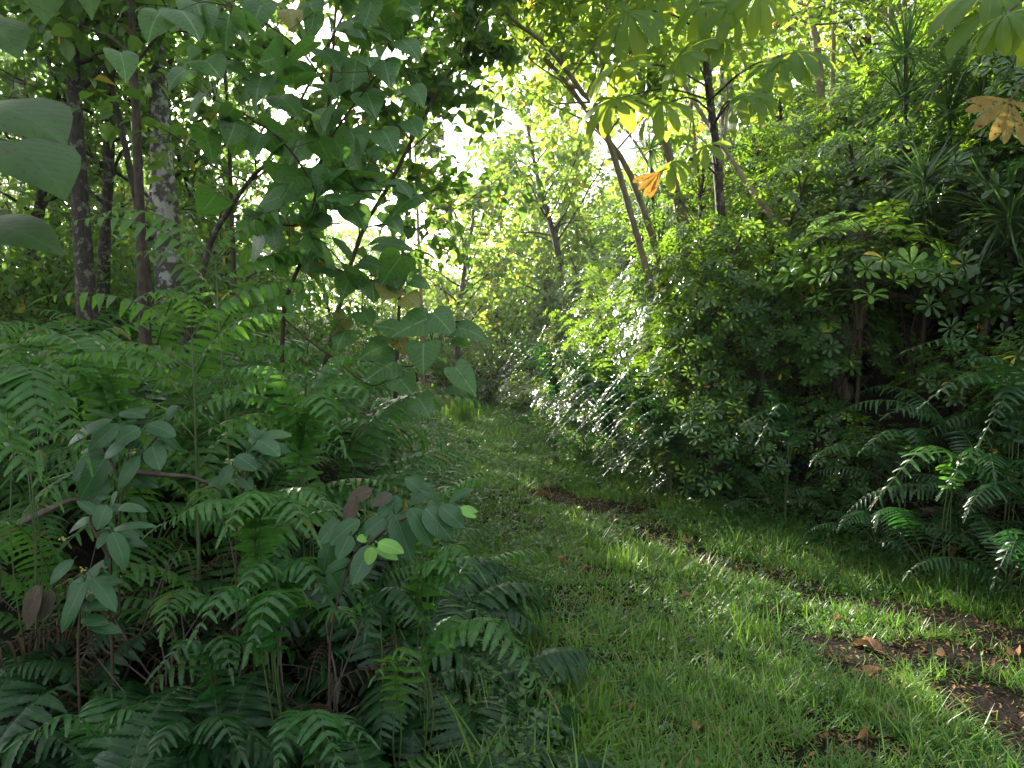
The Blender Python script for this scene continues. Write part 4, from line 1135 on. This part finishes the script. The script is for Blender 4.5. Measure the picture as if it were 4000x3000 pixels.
r = np.random.default_rng(61)
for i in range(11):                                     # foot of the right bank
    y = 4.7 + i * .75 + r.normal(0, .1)
    put_bush(xr(y) + .35 + r.normal(0, .12), y, 2, r.uniform(.45, .65), "low leafy bush growing out of the foot of the right bank", "low bushes edging the track on the right", r.uniform(0, 6))
for (x, y, k, s) in [(-.6, 17.5, 1, 1.2), (.6, 17, 0, 1.4), (-1.6, 19, 0, 1.3), (-.3, 19.5, 1, 1.7), (1.2, 18.5, 1, 1.5), (-2.6, 20, 1, 1.4), (.6, 21, 1, 1.9), (-1.6, 22, 1, 1.9), (-3.8, 21.5, 0, 1.9), (2.2, 20.5, 0, 1.9), (-2.4, 24, 1, 2.2), (.2, 24.5, 1, 2.3)]:
    put_bush(x, y, k, s, "leafy bush closing off the far end of the track" if y < 20.2 else "taller bush behind the far end of the track", "bushes at the far end of the track" if y < 20.2 else "tall bushes behind the far end of the track", r.uniform(0, 6))
for i in range(34):                                     # understorey behind the fern bank
    y = r.uniform(7.5, 16); x = xl(y) - r.uniform(1.2, 1.2 + .55 * y)
    put_bush(x, y, int(r.integers(2)), r.uniform(1.1, 1.6) * (1 + .075 * (y - 7.5)) * np.clip((xl(y) - x) / 3.5, .6, 1), "leafy bush in the shade under the trees of the left wood", "bushes under the trees of the left wood", r.uniform(0, 6))

for i in range(20):                                     # other leafy bushes mixed into the right bank
    y = r.uniform(5.6, 13); o_ = r.uniform(.6, 3.2)
    put_bush(xr(y) + o_, y, int(r.integers(3)), r.uniform(.7, 1.25), "pale-leaved bush mixed in among the umbrella shrubs of the right bank", "leafy bushes among the umbrella shrubs", r.uniform(0, 6))

# tall bright grass at the bend, and a few tufts along the verge
def tuft(n, L, seed, W=.006):
    rng = np.random.default_rng(seed); mb = MB()
    az = rng.uniform(0, 6.28, n); lean = np.abs(rng.normal(.18, .2, n))
    D = np.stack([np.cos(az) * np.sin(lean), np.sin(az) * np.sin(lean), np.cos(lean)], -1)
    P = np.stack([rng.normal(0, .09, n), rng.normal(0, .09, n), np.zeros(n)], -1)
    leaf_batch(mb, P, D, np.stack([np.cos(az), np.sin(az), np.zeros(n)], -1) * -1 + rng.normal(0, .2, (n, 3)), L * rng.uniform(.5, 1.1, n), W * rng.uniform(.7, 1.2, n), STRAP, fold=.25, curl=-rng.uniform(0, 1.1, n))
    return mb.mesh("grass_tuft", [M['grass_tall']])


TUFT = [tuft(130, .55, 1, .008), tuft(70, .30, 2, .004)]
p = on_ground(463, 424)
solo("grass_tuft", TUFT[0], "tall bright grass tuft standing at the far bend of the track", "grass tuft", p, (0, 0, 0), 1.0)
BLT = tuft(38, .30, 3, .006)
for i, (u, v) in enumerate([(500, 690), (540, 735), (470, 740), (575, 760), (520, 640), (600, 725), (505, 768), (555, 672)]):
    solo("grass_tuft", BLT, "long-bladed grass tuft along the lower left edge of the track, mixed with ferns", "grass tuft", on_ground(u, v), (0, 0, i * 1.1), .7 + .06 * (i % 4), "long-bladed grass tufts at the fern edge")
p = on_ground(452, 418); solo("grass_tuft", TUFT[0], "sparser grass tuft behind the tall bright one, left of it", "grass tuft", p, (0, 0, 2), .75)
for (u, v, s, lab) in [(625, 570, .8, "fresh grass tuft in the middle of the track beside the brown curled leaf"), (505, 440, 1.1, "grass tuft at the foot of the ferns at the bend"), (760, 640, .7, "bright grass tuft left of the tan leaf in the near grass"),
                       (955, 590, .8, "yellowish grass tuft between the two bare strips on the right")]:
    solo("grass_tuft", TUFT[1], lab, "grass tuft", on_ground(u, v), (0, 0, u), s)


# ------------------------------------------------------------------ trees on the right bank
G2 = "slender trees of the right bank"
KW = dict(leafL=.13, leafW=.05, prof=OVATE_S, spread=.5, sub=5, per=12)
px_tree("bank_tree", "pale slim tree on the right bank, leftmost in the row of trunks", [(818, 60, 12), (813, 28, 12), (808, -4, 12)], 9, 'bark_pale', 'canopy', top=3.5, group=G2, cb=.55, nl=12, ll=1.8, seed=81, **KW)
px_tree("bank_tree", "very thin pale tree between two thicker trunks, top right", [(833, 58, 12.5), (834, 20, 12.5), (834, -10, 12.5)], 5, 'bark_pale', 'canopy', top=3, group=G2, cb=.6, nl=9, ll=1.5, seed=82, **KW)
px_tree("bank_tree", "straight pale trunk near the top right, shaded down its left side", [(893, 55, 11), (891, 25, 11), (890, -10, 11)], 8, 'bark_pale', 'canopy', top=4, group=G2, cb=.6, nl=11, ll=1.8, seed=83, **KW)
px_tree("bank_tree", "smooth trunk lit down one edge, longest visible at the top right", [(909, 70, 10.5), (906, 30, 10.5), (904, -10, 10.5)], 7, 'bark_pale', 'canopy', top=4, group=G2, cb=.62, nl=11, ll=1.8, seed=84, **KW)
px_tree("bank_tree", "thin trunk farthest right in the row at the top edge", [(921, 45, 11.5), (923, 20, 11.5), (926, -10, 11.5)], 5, 'bark_pale', 'canopy', top=3.5, group=G2, cb=.6, nl=9, ll=1.5, seed=85, **KW)
px_tree("bank_tree", "stout pale trunk behind the trumpet tree, mottled with lichen", [(727, 112, 11), (723, 60, 11), (718, 0, 11)], 16, 'bark_lichen', 'canopy', top=3.5, group=G2, cb=.6, nl=16, ll=2.2, seed=86, **KW)
px_tree("bank_tree", "thin pole-like trunk left of the stout mottled one", [(713, 118, 9.5), (710, 70, 9.5), (706, 20, 9.5)], 4.5, 'bark_pale', 'canopy', top=2.5, group=G2, cb=.75, nl=8, ll=1.3, seed=87, **KW)
px_tree("bank_tree", "pale trunk slanting across the right thicket, rising to the left", [(800, 258, 7.8), (763, 205, 8.2), (734, 164, 8.6), (690, 95, 9.2), (660, 40, 9.6)], 8, 'bark_pale', 'canopy', top=2, group=G2, cb=.7, nl=9, ll=1.2, seed=88, **KW)
px_tree("bank_tree", "thin slanting stem left of the dead orange leaf, rising to the left", [(690, 228, 9), (665, 190, 9.3), (640, 150, 9.6), (615, 105, 10)], 4.5, 'bark_pale', 'canopy', top=2.5, group=G2, cb=.6, nl=7, ll=.9, seed=89, **KW)
px_tree("bank_tree", "bare curved trunk at the right edge below the dead palmate leaf", [(985, 330, 6.7), (1003, 275, 6.7), (1017, 235, 6.7), (1030, 190, 6.7), (1050, 120, 6.8)], 8, 'bark_pale', 'broad', top=1.2, group=G2, cb=.8, nl=7, ll=1.0, seed=90, leafL=.14, leafW=.05, sub=4, per=8, spread=.5)
for i, (pts) in enumerate([[(700, 210, 9.2), (697, 160, 9.2), (690, 90, 9.2)], [(716, 225, 8.8), (722, 170, 8.8), (726, 110, 8.8)], [(683, 215, 9.8), (686, 160, 9.8), (692, 110, 9.8)], [(672, 235, 10), (669, 180, 10), (655, 120, 10)]]):
    px_tree("bank_sapling", "one of the thin leaning saplings under the trumpet tree's leaves", pts, 3.2, 'bark_pale', 'canopy', top=1.5, group="thin saplings under the trumpet tree", cb=.7, nl=7, ll=1.0, seed=95 + i, leafL=.12, leafW=.045, sub=4, per=9, spread=.5)

# canopy over the track
px_tree("canopy_tree", "tree leaning over the track from the right, limbs running up out of view", [(612, 150, 7.6), (580, 90, 7.3), (545, 45, 7.0), (500, 5, 6.7)], 6, 'bark_pale', 'canopy', top=1.2,
        cb=.25, nl=22, ll=1.4, seed=101, leafL=.10, leafW=.042, prof=HEART_S, spread=.55, sub=6, per=14, group="canopy trees over the track")
px_tree("canopy_tree", "canopy tree whose thin limb crosses the bright gap above the track", [(640, 200, 8.6), (600, 130, 8.3), (560, 75, 8.0), (520, 30, 7.7)], 6, 'bark_pale', 'canopy', top=1.2,
        cb=.3, nl=22, ll=1.6, seed=102, leafL=.105, leafW=.045, prof=HEART_S, spread=.55, sub=6, per=15, group="canopy trees over the track")
px_tree("canopy_tree", "slim pale tree standing at the far end of the track, left of the bright gap", [(421, 300, 12.5), (419, 256, 12.5), (417, 190, 12.5), (414, 120, 12.5)], 3.6, 'bark_pale', 'canopy', top=2.5,
        cb=.5, nl=14, ll=.75, seed=103, leafL=.13, leafW=.06, prof=HEART_S, spread=.55, sub=6, per=14, group="canopy trees over the track")
px_tree("canopy_tree", "broad-crowned tree behind the bend, its crown hanging low over the gap", [(560, 262, 17), (548, 215, 17), (536, 170, 17)], 7, 'bark_brown', 'canopy', top=2,
        cb=.3, nl=20, ll=2.2, seed=104, leafL=.16, leafW=.07, prof=HEART_S, spread=.55, sub=6, per=14, group="canopy trees over the track")
px_tree("canopy_tree", "tall tree on the right bank spreading light green leaves over the top centre", [(668, 150, 8.8), (640, 70, 8.4), (610, 10, 8.0), (580, -50, 7.6)], 9, 'bark_pale', 'canopy', top=1.0,
        cb=.4, nl=16, ll=1.3, seed=105, leafL=.10, leafW=.042, prof=HEART_S, spread=.55, sub=7, per=15, group="canopy trees over the track")

px_tree("canopy_tree", "dark-leaved tree behind the heart-leaved one, leaning right over the bright gap", [(352, 260, 6.3), (392, 180, 6.1), (430, 105, 5.9), (470, 40, 5.8)], 4.5, 'bark_brown', 'broad', top=.9,
        cb=.12, nl=22, ll=.95, seed=106, leafL=.105, leafW=.042, prof=HEART_S, spread=.6, sub=6, per=13, group="canopy trees over the track")
px_tree("canopy_tree", "thin dark-leaved tree just left of the bright gap, its twigs against the sky", [(400, 290, 7.4), (408, 200, 7.3), (412, 110, 7.2), (420, 10, 7.1)], 3.6, 'bark_brown', 'broad', top=1.0,
        cb=.3, nl=22, ll=1.1, seed=107, leafL=.11, leafW=.042, prof=OVATE_S, spread=.6, sub=6, per=13, group="canopy trees over the track")

# trees far behind the bend and along the top of the right bank
r = np.random.default_rng(111)
FAR = []
for k in range(3):
    b, c = tree_mesh([7, 8.5, 6][k], .11, (.03, .02), .28, 24, [2.0, 2.5, 1.9][k], 120 + k, sub=7, per=14, leafL=.17, leafW=.07, spread=.5)
    FAR.append((b.mesh("trunk", [M['bark_brown']]), c.mesh("crown", [M['canopy']])))
for (x, y, k, s, lab) in [(2.6, 24, 0, .75, "far"), (-4.5, 26, 1, .4, "far"), (-1.6, 30, 0, .45, "far"), (5.5, 23, 1, .8, "far"), (1.2, 31, 2, .7, "far"), (-1.3, 17.6, 2, .85, "far"), (.5, 18.8, 0, .8, "far"), (-.4, 21.5, 2, .95, "far"), (-7.5, 25, 1, .5, "far"),
                          (5.0, 15.5, 2, .8, "bank"), (6.5, 13.5, 0, .75, "bank"), (7.8, 11.5, 2, .8, "bank"), (9.2, 13.5, 1, .8, "bank"), (8.2, 9.5, 2, .75, "bank"), (10.5, 10.8, 0, .8, "bank"), (7.0, 17.5, 1, .85, "bank"), (10, 17, 1, .9, "bank")]:
    t = thing("leafy_tree", "leafy tree in the backlit distance beyond the far end of the track" if lab == "far" else "leafy tree on top of the right bank behind the slender trunks", "tree", (x, y, gz(x, y) - .1), r.uniform(0, 6.28), s,
              "far trees beyond the track" if lab == "far" else "trees on top of the right bank")
    part("trunk", FAR[k][0], t); part("crown", FAR[k][1], t)


# ------------------------------------------------------------------ trumpet trees: big hand-shaped leaves at the top right
def palmate(mb, hub, tipdir, N_, R, nl=9, arc=4.3, curl=.9, rng=RNG, m=0, width=.15):
    ax = nrm(tipdir); N_ = nrm(N_ - ax * (N_ @ ax)); s = np.cross(N_, ax)
    th = np.linspace(-arc / 2, arc / 2, nl) + rng.normal(0, .05, nl)
    D = np.cos(th)[:, None] * ax + np.sin(th)[:, None] * s + N_ * rng.normal(.05, .08, nl)[:, None]
    L = R * (.72 + .28 * np.cos(th / 2) ** 2) * rng.uniform(.92, 1.06, nl)
    leaf_batch(mb, np.repeat(hub[None], nl, 0), D, N_[None] + rng.normal(0, .12, (nl, 3)), L, L * width, LOBE, fold=rng.uniform(.1, .4, nl), curl=curl * rng.uniform(.8, 1.25, nl), across=A5, m=m, edge_curl=.15, wave=.05, rng=rng)


def trumpet_tree(label, trunk_px, leaves, dead, seed, width_px=7):
    rng = np.random.default_rng(seed)
    w = [at(*q) for q in trunk_px]
    b = w[0].copy(); d = (w[0] - w[1]) / max((w[1] - w[0])[2], .05)
    while b[2] > gz(b[0], b[1]) - .1:
        b = b + np.array([d[0], d[1], -1]) * .1
    base = b
    t = thing("trumpet_tree", label, "tree", base)
    trunk, lf, de = MB(), MB(), MB()
    path = spline([b] + w, 24)
    tube(trunk, rel(path, base), np.linspace(1.3, .8, 24) * width_px * trunk_px[0][2] / F / 2, 8, rough=.04)
    for i, (u, v, u1, v1, y, Rpx, tilt) in enumerate(leaves):
        hub = at(u, v, y); tip = at(u1, v1, y - .1); R = Rpx * y / F
        N_ = nrm(np.array([-.2 + rng.normal(0, .25), -.30 + rng.normal(0, .2), 1.0]))
        palmate(lf, rel(hub, base), tip - hub, N_, R, nl=int(rng.integers(9, 12)), arc=4.9, rng=rng, curl=rng.uniform(.9, 1.4))
        j = path[np.argmin(np.linalg.norm(path - hub - np.array([0, 0, .15]), axis=1))]
        tube(trunk, rel(spline([j, (j + hub) / 2 + [0, 0, .10], hub], 8), base), np.linspace(.011, .006, 8), 5)
    part("trunk", trunk.mesh("trunk", [M['bark_dark']]), t); part("foliage", lf.mesh("foliage", [M['palmate']]), t)
    for (u, v, u1, v1, y, Rpx, nl, arc, mt, lab) in dead:
        de = MB(); hub = at(u, v, y); tip = at(u1, v1, y - .15)
        palmate(de, rel(hub, base), tip - hub, nrm(np.array([-.1, -1., .25])), Rpx * y / F, nl=nl, arc=arc, curl=.35, rng=rng, width=.125)
        j = path[np.argmin(np.linalg.norm(path - hub - np.array([0, 0, .3]), axis=1))]
        tube(de, rel(spline([j, (j + hub) / 2 + [0, 0, .08], hub], 8), base), np.linspace(.010, .007, 8), 5, m=1)
        part("dead_leaf", de.mesh("dead_leaf", [M[mt], M['twig']]), t, label=lab)
    return t


Y7 = 7.7
trumpet_tree("trumpet tree with a dark stalk, right of centre, big hand-shaped leaves drooping",
             [(722, 230, Y7), (716, 150, Y7), (709, 90, Y7), (704, 30, Y7), (703, -20, Y7)],
             [(628, 12, 590, 45, 6.5, 59, .9), (618, 66, 580, 82, 6.5, 50, .9), (616, 99, 576, 118, 6.5, 54, .9), (664, 104, 628, 122, 6.4, 50, .9), (672, 162, 640, 180, 6.3, 39, .9), (682, 55, 655, 80, 6.4, 47, .9),
              (701, 4, 690, 40, 6.6, 42, .6), (730, 6, 745, 30, 6.5, 45, .8), (698, 42, 670, 52, 6.7, 45, .95), (723, 40, 745, 44, 6.7, 42, .95), (781, 62, 750, 85, 6.2, 50, .95), (795, 52, 830, 46, 6.2, 50, .95),
              (743, 98, 715, 118, 6.1, 45, .95), (756, 94, 770, 104, 6.1, 36, .85), (706, 146, 676, 168, 6.1, 34, .9), (658, -16, 640, 10, 6.7, 50, .9), (760, -10, 770, 20, 6.4, 50, .9)],
             [(660, 172, 630, 203, 6.2, 31, 4, .8, 'palmate_orange', "drooping orange-brown dead lobes of a leaf")], 201, 8)
trumpet_tree("trumpet tree at the right edge with sunlit yellow-green leaves and one hanging dead leaf",
             [(1075, 330, 5.2), (1070, 200, 5.2), (1062, 90, 5.2), (1055, -10, 5.2)],
             [(1003, 8, 940, 16, 4.9, 76, .95), (1006, 14, 965, 32, 4.7, 54, .95), (990, -10, 930, 1, 5.0, 70, .95), (1045, -20, 1020, 40, 5, 80, .8), (1085, 10, 1080, 60, 5.1, 80, .8)],
             [(1010, 100, 1004, 150, 4.8, 47, 8, 2.8, 'palmate_dead', "big yellow-brown dead leaf hanging by its stalk, spotted and torn")], 202, 10)


# ------------------------------------------------------------------ spiky dragon plants in the dark at the right
def spiky(seed, L, n=70):
    rng = np.random.default_rng(seed); mb = MB()
    az = rng.uniform(0, 6.28, n); el = rng.uniform(-.5, 1.35, n)
    D = np.stack([np.cos(az) * np.cos(el), np.sin(az) * np.cos(el), np.sin(el)], -1)
    leaf_batch(mb, D * .03 + np.array([0, 0, .0]), D, np.array([0, 0, 1.]) + rng.normal(0, .2, (n, 3)), L * rng.uniform(.7, 1.15, n), np.full(n, .011), STRAP, fold=.5, curl=rng.uniform(.1, 1.0, n))
    return mb.mesh("leaf_head", [M['strap']])


SPIKE = [spiky(1, .48), spiky(2, .60, 80)]
for (u, v, y, k, lab) in [(925, 182, 6.6, 0, "spiky plant with a lit head of narrow strap leaves, left of the dead palmate leaf"), (1010, 218, 6.0, 1, "dark spiky plant under the hanging dead leaf"), (905, 55, 7.5, 1, "spiky plant in front of the slim trunks at the top right"),
                          (950, 75, 7.2, 1, "dark spiky plant high up, left of the sunlit trumpet leaves"), (960, 240, 6.9, 1, "spiky plant lowest in the dark hollow on the right"), (985, 60, 6.8, 0, "small spiky plant below the sunlit trumpet leaves"), (650, 150, 9.0, 0, "spiky plant in the bright leaves left of the slanting trunk")]:
    p = at(u, v, y); g = gz(p[0], p[1] + .2)
    base = np.array([p[0] + .1, p[1] + .2, min(g, p[2] - .2)])
    t = thing("spiky_plant", lab, "plant", base, 0, 1, "spiky strap-leaved plants of the right bank")
    mb = MB(); tube(mb, spline([(0, 0, -.05), (.05, 0, (p[2] - base[2]) * .5), p - base], 10), np.linspace(.025, .016, 10), 6)
    part("stem", mb.mesh("stem", [M['stalk_brown']]), t)
    part("leaf_head", SPIKE[k], t, p - base, (r.normal(0, .2), r.normal(0, .2), r.uniform(0, 6)))
    part("leaf_head", SPIKE[k], t, (p - base) * np.array([.9, .9, .85]), (r.normal(0, .2), r.normal(0, .2), r.uniform(0, 6)), .85)


# ------------------------------------------------------------------ fallen things
def dry_leaf(seed, L, W, prof=OVATE, curl=1.6, fold=.7):
    rng = np.random.default_rng(seed); mb = MB()
    leaf_batch(mb, [[-L / 2, 0, .0]], [[1, 0, .35]], [[0, 0, 1.]], [L], [W], prof, fold=fold, curl=curl, across=A5, wave=.10, edge_curl=-.3, rng=rng)
    tube(mb, [(-L * .75, .01, .005), (-L * .5, 0, 0)], .0025, 4)
    return mb.mesh("dry_leaf", [M['dry']])


DL = [dry_leaf(1, .15, .045), dry_leaf(2, .22, .06, HEART, 2.0, .5), dry_leaf(3, .13, .05, OVATE, 1.0, .3), dry_leaf(4, .26, .05, OVATE, 2.4, .9)]
for (u, v, k, s, rz, lab) in [(543, 499, 2, 1.4, .3, "pale tan dry leaf at the near side of the first bare patch"), (545, 488, 0, 1.3, 1.6, "brown dry leaf standing up at the back of the first bare patch"), (611, 522, 0, .9, 1.9, "small upright brown leaf in the grass beyond the bare patch"),
                              (688, 541, 1, .7, 1.2, "rusty brown dry leaf at the edge of the bare strip under the ferns"), (566, 566, 3, .8, .2, "dark brown curled leaf lying in the middle of the track"), (582, 571, 3, .6, 2.6, "smaller curled brown leaf touching the big dark one"),
                              (858, 651, 1, .75, 2.2, "large grey-brown crumpled leaf beside the bare strip on the right"), (876, 680, 2, .9, .4, "flat tan leaf tipped up at the near edge of the bare strip"), (688, 600, 2, .7, .1, "pale grey leaf lying in the middle of the grass"),
                              (952, 563, 0, 1.0, 1.2, "pointed brown leaf standing at the foot of the right bank"), (938, 664, 2, .6, 2, "small orange-brown leaf on the bare strip at the right"), (1014, 655, 1, .6, 1, "reddish brown leaf at the right edge of the bare ground"),
                              (700, 735, 2, .6, 1.1, "whitish torn leaf in the near grass"), (628, 712, 0, .7, 1.5, "faded brown leaf upright in the near grass at the fern edge"), (868, 742, 3, .55, .5, "tan twisted leaf in the bare hollow at the bottom edge"),
                              (840, 622, 0, .6, .2, "little curled tan leaf on the upper bare strip"), (505, 540, 3, .5, .9, "blackish curled leaf near the oval-leaved shrub's tips")]:
    p = on_ground(u, v) + np.array([0, 0, .03])
    solo("dry_leaf", DL[k], lab, "dry leaf", p, (r.normal(0, .25), r.normal(0, .25), rz), s, "dry leaves fallen on the track")


def branch_mesh(pts, r0, seed):
    mb = MB(); rng = np.random.default_rng(seed); q = spline(pts, 14)
    tube(mb, q, np.linspace(r0, r0 * .5, 14), 7, rough=.08, rng=rng)
    return mb


for (pa, pb, y, r0, lab) in [((45, 512), (95, 499), 2.9, .016, "pale broken branch end lying in the dark ferns at the far left"), ((164, 475), (222, 490), 2.95, .012, "reddish dry branch lying under the two oval-leaved shrubs")]:
    a, b = at(*pa, y), at(*pb, y + .1); m_ = (a + b) / 2 + [0, 0, .02]
    a2 = a + (a - b) * .5 - np.array([0, 0, .02])
    mb = branch_mesh(rel([a2, a, m_, b], b), r0, 3)
    solo("fallen_branch", mb.mesh("fallen_branch", [M['twig']]), lab, "branch", b)
p = on_ground(955, 550)
mb = branch_mesh([(-.28, 0, .05), (-.1, .02, .06), (.1, -.01, .05), (.3, .05, .04)], .04, 5)
solo("rotten_log", mb.mesh("rotten_log", [M['twig']]), "short grey rotten log at the foot of the right bank", "log", p)

# two small orange flowers low in the grass at the fern edge
for (u, v, lab) in [(507, 582, "small orange flower among leaves at the fern edge, the upper one"), (463, 745, "tiny orange flower near the bottom edge in front of the ferns")]:
    mb = MB(); th = np.arange(6) * math.pi / 3
    D = np.stack([np.cos(th), np.sin(th), th * 0 + .35], -1)
    g = on_ground(u, v + 16); h_ = .12
    tube(mb, [(0, 0, 0), (.01, 0, h_ * .5), (0, 0, h_)], .002, 4, m=1)
    leaf_batch(mb, np.repeat([[0, 0, h_]], 6, 0), D, np.array([0, 0, 1.]), .022, .007, OVATE_S, fold=.1, curl=.4)
    o = solo("orange_flower", mb.mesh("orange_flower", [M['flower'], M['stalk']]), lab, "flower", g, (-.5, 0, 0))


# ------------------------------------------------------------------ the far wood that reads as one mass
def far_wood():
    rng = np.random.default_rng(141); mb = MB(); n = 80000
    x = rng.uniform(-34, 26, n); y = 25 + .012 * x * x * 0 + rng.uniform(0, 9, n) + 1.5 * np.sin(x * .7)
    top = 2.6 + 3.0 * vnoise(x * .35, y * .2, 51) * np.clip(np.abs(x + .6) / 5, .12, 1) + 1.6 * np.clip((np.abs(x + 1) - 4) / 6, 0, 1)
    z = ground_h(x, y) * .6 + top * rng.random(n) ** .7
    cl = vnoise(x * 1.6, z * 1.6 + y, 52)
    k = rng.random(n) < np.clip(cl * 1.6 - .2, .05, 1); x, y, z = x[k], y[k], z[k]; n = len(x)
    D = nrm(rand_unit(rng, n) + np.array([0, -.3, -.2])); s = rng.uniform(.6, 1.3, n)
    leaf_batch(mb, np.stack([x, y, z], -1), D, np.array([0, 0, 1.]) + rng.normal(0, .5, (n, 3)), .24 * s, .085 * s, OVATE_S, fold=.2, curl=.5)
    solo("distant_woods", mb.mesh("distant_woods", [M['canopy']]), "hazy wall of foliage beyond the far bushes", "woods", kind='stuff')


far_wood()

# taller umbrella trees that make the dark wall on the right
def umbrella_tree(seed, H, R, nro, leafL):
    rng = np.random.default_rng(seed); st, fo = MB(), MB()
    path, _ = wander((0, 0, 0), (.05, 0, 1), H, 10, rng, .08, .05)
    tube(st, path, np.linspace(.06, .018, 11), 7)
    t = np.linspace(0, 1, 11)
    for i in range(nro):
        f = rng.uniform(.12, 1.02); az = rng.uniform(0, 6.28)
        rr = R * (.35 + .65 * math.sin(min(1, (1.08 - f)) * 2.2)) * rng.uniform(.55, 1.05) * (1 + .35 * math.sin(az * 3 + f * 9))
        p0 = np.array([np.interp(max(f - .08, 0), t, path[:, c]) for c in range(3)])
        c = p0 + np.array([math.cos(az) * rr, math.sin(az) * rr, H * .08 + rng.normal(0, .08)])
        if i % 3 == 0:
            tube(st, spline([p0, (p0 + c) / 2 + [0, 0, .06], c], 5), np.linspace(.009, .003, 5), 3)
        ax = nrm(np.array([math.cos(az) * .7, math.sin(az) * .7, .75]) + rng.normal(0, .25, 3))
        x = nrm(np.cross(ax, [.3, .1, 1.])); yv = np.cross(ax, x); k = int(rng.integers(6, 9)); th = np.arange(k) * 2 * math.pi / k + rng.uniform(0, 6)
        D = np.cos(th)[:, None] * x + np.sin(th)[:, None] * yv + ax * rng.uniform(.05, .5); s = rng.uniform(.75, 1.25) * rng.uniform(.85, 1.1, k)
        leaf_batch(fo, c + nrm(D) * .015, D + rng.normal(0, .08, D.shape), ax, leafL * s, leafL * .2 * s, OBOV_S, fold=.25, curl=rng.uniform(.3, .8, k))
    return st.mesh("trunk", [M['bark_brown']]), fo.mesh("foliage", [M['umbrella']])


UT = [umbrella_tree(901, 3.6, 1.1, 390, .12), umbrella_tree(902, 4.4, 1.25, 430, .125), umbrella_tree(903, 3.0, .95, 330, .11)]
r = np.random.default_rng(71)
FRONT = [(722, 7.0, 1, .70), (664, 8.4, 1, .60), (690, 7.6, 1, .60), (632, 9.8, 1, .55), (585, 11.0, 2, .6), (650, 8.9, 2, .62), (684, 8.1, 0, .55), (708, 7.5, 2, .75), (745, 7.2, 0, .60), (660, 9.2, 1, .62), (735, 8.3, 1, .62), (610, 10.4, 1, .6), (700, 9.3, 1, .68)]
for i, (u, y, k, s) in enumerate([(1040, 6.2, 0, .8), (985, 6.9, 1, .8), (925, 7.3, 0, .66), (870, 7.8, 2, .72), (1060, 7.6, 1, .9), (960, 8.6, 1, .66), (815, 8.6, 2, .78), (900, 9.6, 1, .6), (770, 9.4, 0, .75), (1010, 9.8, 1, 1.0), (845, 10.6, 0, .62),
                                  (730, 10.4, 2, .8), (690, 11.5, 0, .75), (780, 12, 1, .8), (650, 12.8, 2, .9), (615, 14.0, 0, .75), (930, 12, 1, 1.0), (1010, 13, 1, 1.1), (590, 15.6, 2, .9)] + FRONT):
    p = at(u, 338, y)
    t = thing("umbrella_tree", "tall umbrella-leaved tree in the dark wall at the right edge of the picture" if u > 880 else "tall umbrella-leaved tree in the slope of foliage right of the bend", "tree",
              (p[0], y, gz(p[0], y) - .1), r.uniform(0, 6.28), s * r.uniform(.9, 1.1), "umbrella trees of the dark right wall" if u > 880 else "umbrella trees right of the bend", (r.normal(0, .08), r.normal(0, .08)))
    part("trunk", UT[k][0], t); part("foliage", UT[k][1], t)

# the wood carried on out of view: trees added to shade the foreground
for i, (x, y, k, s) in enumerate([(-4.6, .2, 3, .8), (-5.5, 3.0, 1, .85), (-6, -2, 3, 1), (6.0, .2, 1, .9), (-7.2, 5.8, 0, .9)]):
    t = thing("understorey_tree", "unseen leafy tree of the wood, added behind the viewpoint for shade", "tree", (x, y, gz(x, y) - .1), i * 1.3, s, "shade trees added behind the viewpoint")
    part("trunk", wood[k][0], t); part("crown", wood[k][1], t)

# ------------------------------------------------------------------ moist air
def haze():
    mb = MB()
    x0, x1, y0, y1, z0, z1 = -100, 100, -60, 130, -1.6, 16
    v = [(x0, y0, z0), (x1, y0, z0), (x1, y1, z0), (x0, y1, z0), (x0, y0, z1), (x1, y0, z1), (x1, y1, z1), (x0, y1, z1)]
    f = [(0, 3, 2, 1), (4, 5, 6, 7), (0, 1, 5, 4), (1, 2, 6, 5), (2, 3, 7, 6), (3, 0, 4, 7)]
    mb.add(v, f, np.zeros((8, 2)))
    m, nt, out = mat("moist air")
    p = N(nt, "ShaderNodeVolumePrincipled")
    p.inputs["Color"].default_value = (.93, .95, 1, 1); p.inputs["Density"].default_value = .0014; p.inputs["Anisotropy"].default_value = .8
    nt.links.new(p.outputs[0], out.inputs["Volume"])
    solo("haze", mb.mesh("haze", [m], smooth=False), "thin moist air glowing towards the low sun", "haze", kind='stuff')


haze()
